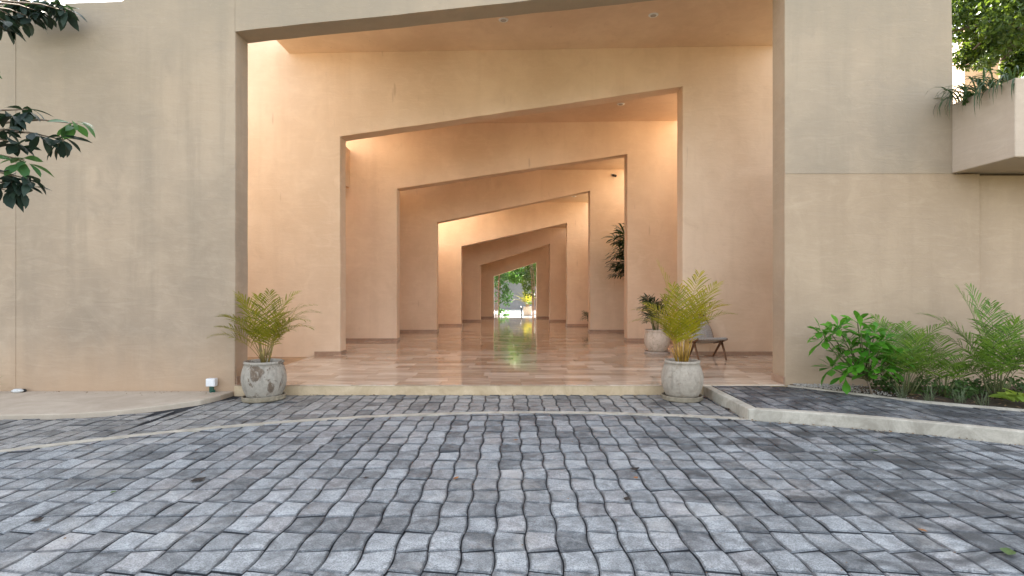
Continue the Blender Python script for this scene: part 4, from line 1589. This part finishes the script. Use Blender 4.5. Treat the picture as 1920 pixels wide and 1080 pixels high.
# woven seat: sagging strands; woven back
b = MB()
for k in range(27):
    y = -wd + 2 * wd * (k + .5) / 27
    sag = .05 * (1 - (y / wd) ** 2)
    b.tube([(.352, y, .40), (.368, y, .43), (.345, y, .449), (.2, y, .405 - sag * .6), (.0, y, .36 - sag), (-.15, y, .335 - sag * .7), (-.27, y, .325)], .0095, 5)
lpart('woven_seat', b, M_ROPE2, ch, True)
b = MB()
for k in range(28):
    t = (k + .5) / 28
    hw = wd * (1 - .3 * t - .25 * t ** 4)
    x = -.27 - .17 * t
    z = .34 + .50 * t
    b.tube([(x, -hw, z), (x - .035, 0, z), (x, hw, z)], .0135, 5)
lpart('woven_back', b, M_ROPE, ch, True)
b = MB()
for k in range(7):
    f = (k + .5) / 7 * 2 - 1
    b.tube([(-.262, f * wd, .33), (-.36 - .02 * (1 - f * f), f * wd * .75, .6), (-.435, f * wd * .5, .85)], .009, 5)
lpart('back_strands', b, M_ROPE2, ch, True)
ch.rotation_euler = (0, 0, R(-88))

# ------------------------------------------------------------------ small things
p = W(1149, 328, Ys[3] - .01)
sc = thing('security_camera', 'small dark security camera on the upper right portal wall', 'camera', p)
b = MB()
b.lathe([(.04, 0), (.045, .004), (.045, .012), (.03, .02)], 18)
b.v = [(x, -z, y) for x, y, z in b.v]
lpart('mount', b, M_WHITE, sc)
b = MB()
b.tube([(0, -.015, 0), (.02, -.06, -.02), (.05, -.09, -.03)], .014, 8)
b.tube([(-.02, -.07, -.02), (.09, -.13, -.06)], .04, 12)
lpart('camera_body', b, M_BLACK, sc, True)

p = Vector((W(397, 738, 8.44).x, 8.44, .055))
ob = thing('outlet_box', 'white weatherproof electrical box on a green stub by the left wall', 'outlet box', p)
b = MB()
b.box((-.03, -.02, 0), (.03, .02, .09))
lpart('stub', b, M_GREENP, ob, bev=.006)
b = MB()
b.box((-.012, -.042, .0), (.012, -.0205, .02))
b.box((.03, -.01, .0), (.05, .012, .035))
lpart('foot', b, M_GREENP, ob)
b = MB()
b.box((-.068, -.045, .088), (.068, .045, .205))
lpart('box', b, M_WHITE, ob, bev=.01)
b = MB()
b.box((-.055, -.051, .1), (.055, -.0455, .193))
lpart('lid', b, M_WHITE, ob, bev=.003)


def pebble(name, label, cat, loc, s, mat, seed):
    me = bpy.data.meshes.new(name)
    bm = bmesh.new()
    bmesh.ops.create_icosphere(bm, subdivisions=3, radius=1)
    for v in bm.verts:
        k = 1 + .18 * noise.noise(v.co * 1.3 + Vector((seed, 0, 0)))
        v.co = Vector((v.co.x * s[0] * k, v.co.y * s[1] * k, v.co.z * s[2] * k))
    for f in bm.faces:
        f.smooth = True
    bm.to_mesh(me)
    bm.free()
    me.materials.append(mat)
    o = link(name, me, None, loc)
    o['label'] = label
    o['category'] = cat
    return o


pebble('stone', 'white rounded stone on the concrete slab by the left wall', 'stone', (W(33, 739, 8.42).x, 8.42, .055 + .025), (.085, .06, .032), M_STONE, 2)
pebble('stone', 'small dark stone touching the white stone by the wall', 'stone', (W(43, 738, 8.45).x, 8.45, .055 + .02), (.045, .04, .028), M_BLACK, 5)

r = random.Random(76)
deb = MB()


def bit(x, y, z, L):
    a = r.uniform(0, 6.28)
    w = L * r.uniform(.2, .5)
    d, q = Vector((math.cos(a), math.sin(a), r.uniform(-.1, .25))), Vector((-math.sin(a), math.cos(a), r.uniform(-.3, .3)))
    o_ = Vector((x, y, z + .003))
    deb.add([o_, o_ + d * L * .5 + q * w + Vector((0, 0, .003)), o_ + d * L, o_ + d * L * .5 - q * w], [(0, 1, 2, 3)])


for k in range(230):                       # dry bits along the foot of the step and the kerb
    bit(r.uniform(-4, KX), YW - .035 - abs(r.gauss(0, .035)), .004, r.uniform(.008, .03))
for k in range(330):
    x = r.uniform(KX, 8)
    bit(x, arc_y(min(x, 8.6)) - .015 - abs(r.gauss(0, .05)), .006, r.uniform(.01, .035))
for k in range(60):
    bit(KX - .01 - abs(r.gauss(0, .03)), r.uniform(6.9, YW), .004, r.uniform(.01, .03))
for k in range(260):
    x, y = r.uniform(-5, 5), r.uniform(3, 8.3)
    bit(x, y, .008, r.uniform(.006, .02))
for k in range(160):
    x = r.uniform(KX + .2, 8)
    bit(x, r.uniform(arc_y(min(x, 8.6)) + .2, max(bed_y(x), arc_y(min(x, 8.6)) + .25)), ZK, r.uniform(.008, .03))
for k in range(60):
    x = r.uniform(-7, -4.3)
    bit(x, YW - .02 - abs(r.gauss(0, .12)), .056, r.uniform(.008, .03))
do_ = link('dry_debris', deb.mesh('dry_debris', M_LITTER))
do_['kind'] = 'stuff'
do_['label'] = 'dry leaf bits and grit gathered along kerb and step'
r = random.Random(77)
FLG = 'fallen leaves scattered on the pavers'


def fallen(px, py, size, mat, label, z=0.006):
    Y = (HC - z) * F / (py - 540)
    mb = MB()
    N = 6
    ang = r.uniform(0, 3.14)
    L, w = size, size * r.uniform(.22, .4)
    cu = r.uniform(.1, .4) * size
    vs = []
    for k in range(N + 1):
        t = k / N
        ww = w * math.sin(math.pi * min(.97, max(.03, t)))
        vs += [(-ww, (t - .5) * L, .004 + cu * (2 * t - 1) ** 2 * .5 + ww * .3), (0, (t - .5) * L, .004 + cu * (2 * t - 1) ** 2 * .5), (ww, (t - .5) * L, .004 + cu * (2 * t - 1) ** 2 * .5 + ww * .4)]
    mb.add(vs, [q for k in range(N) for q in ((3 * k, 3 * k + 1, 3 * k + 4, 3 * k + 3), (3 * k + 1, 3 * k + 2, 3 * k + 5, 3 * k + 4))])
    o = link('fallen_leaf', mb.mesh('fallen_leaf', mat, True), None, (W(px, py, Y).x, Y, z), (0, 0, ang))
    o['label'] = label
    o['category'] = 'leaf'
    o['group'] = FLG


fallen(372, 902, .13, M_DEADD, 'long dark dead leaf on the left pavers')
fallen(855, 898, .07, M_DEADO, 'brown curled leaf on pavers left of centre')
fallen(686, 897, .05, M_DEADD, 'small dark dead leaf on pavers below the left pot')
fallen(1190, 882, .10, M_DEADD, 'dark curled leaf on pavers below the right pot')
fallen(1192, 897, .05, M_DEADO, 'small tan leaf just before a dark curled leaf')
fallen(1175, 938, .08, M_DEADD, 'dark twig like leaf on pavers right of centre')
fallen(1730, 996, .055, M_DEADO, 'round orange leaf on the dark pavers at lower right')
fallen(1890, 1038, .12, M_DEADG, 'green leaf on mossy pavers in the lower right corner')
fallen(1640, 846, .07, M_DEADG, 'small green leaf on pavers before the kerb')
fallen(967, 826, .05, M_DEADO, 'tiny tan leaf on pavers near the concrete band')
fallen(1005, 800, .045, M_DEADD, 'tiny dark leaf on pavers just below the concrete band')
fallen(885, 738, .09, M_DEADD, 'dark dead leaf against the foot of the step')
fallen(1365, 768, .07, M_DEADD, 'dark leaf lying at the foot of the side kerb')
fallen(1368, 788, .07, M_DEADD, 'dark leaf beside the kerb corner on the band')
fallen(530, 808, .06, M_DEADD, 'dark leaf on pavers below the left pot saucer')
fallen(386, 778, .05, M_DEADD, 'dark leaf on pavers near the slab edge')
fallen(70, 978, .08, M_DEADD, 'dark leaf on the far left foreground pavers')
fallen(212, 924, .05, M_DEADG, 'tiny green sprig on the left pavers')
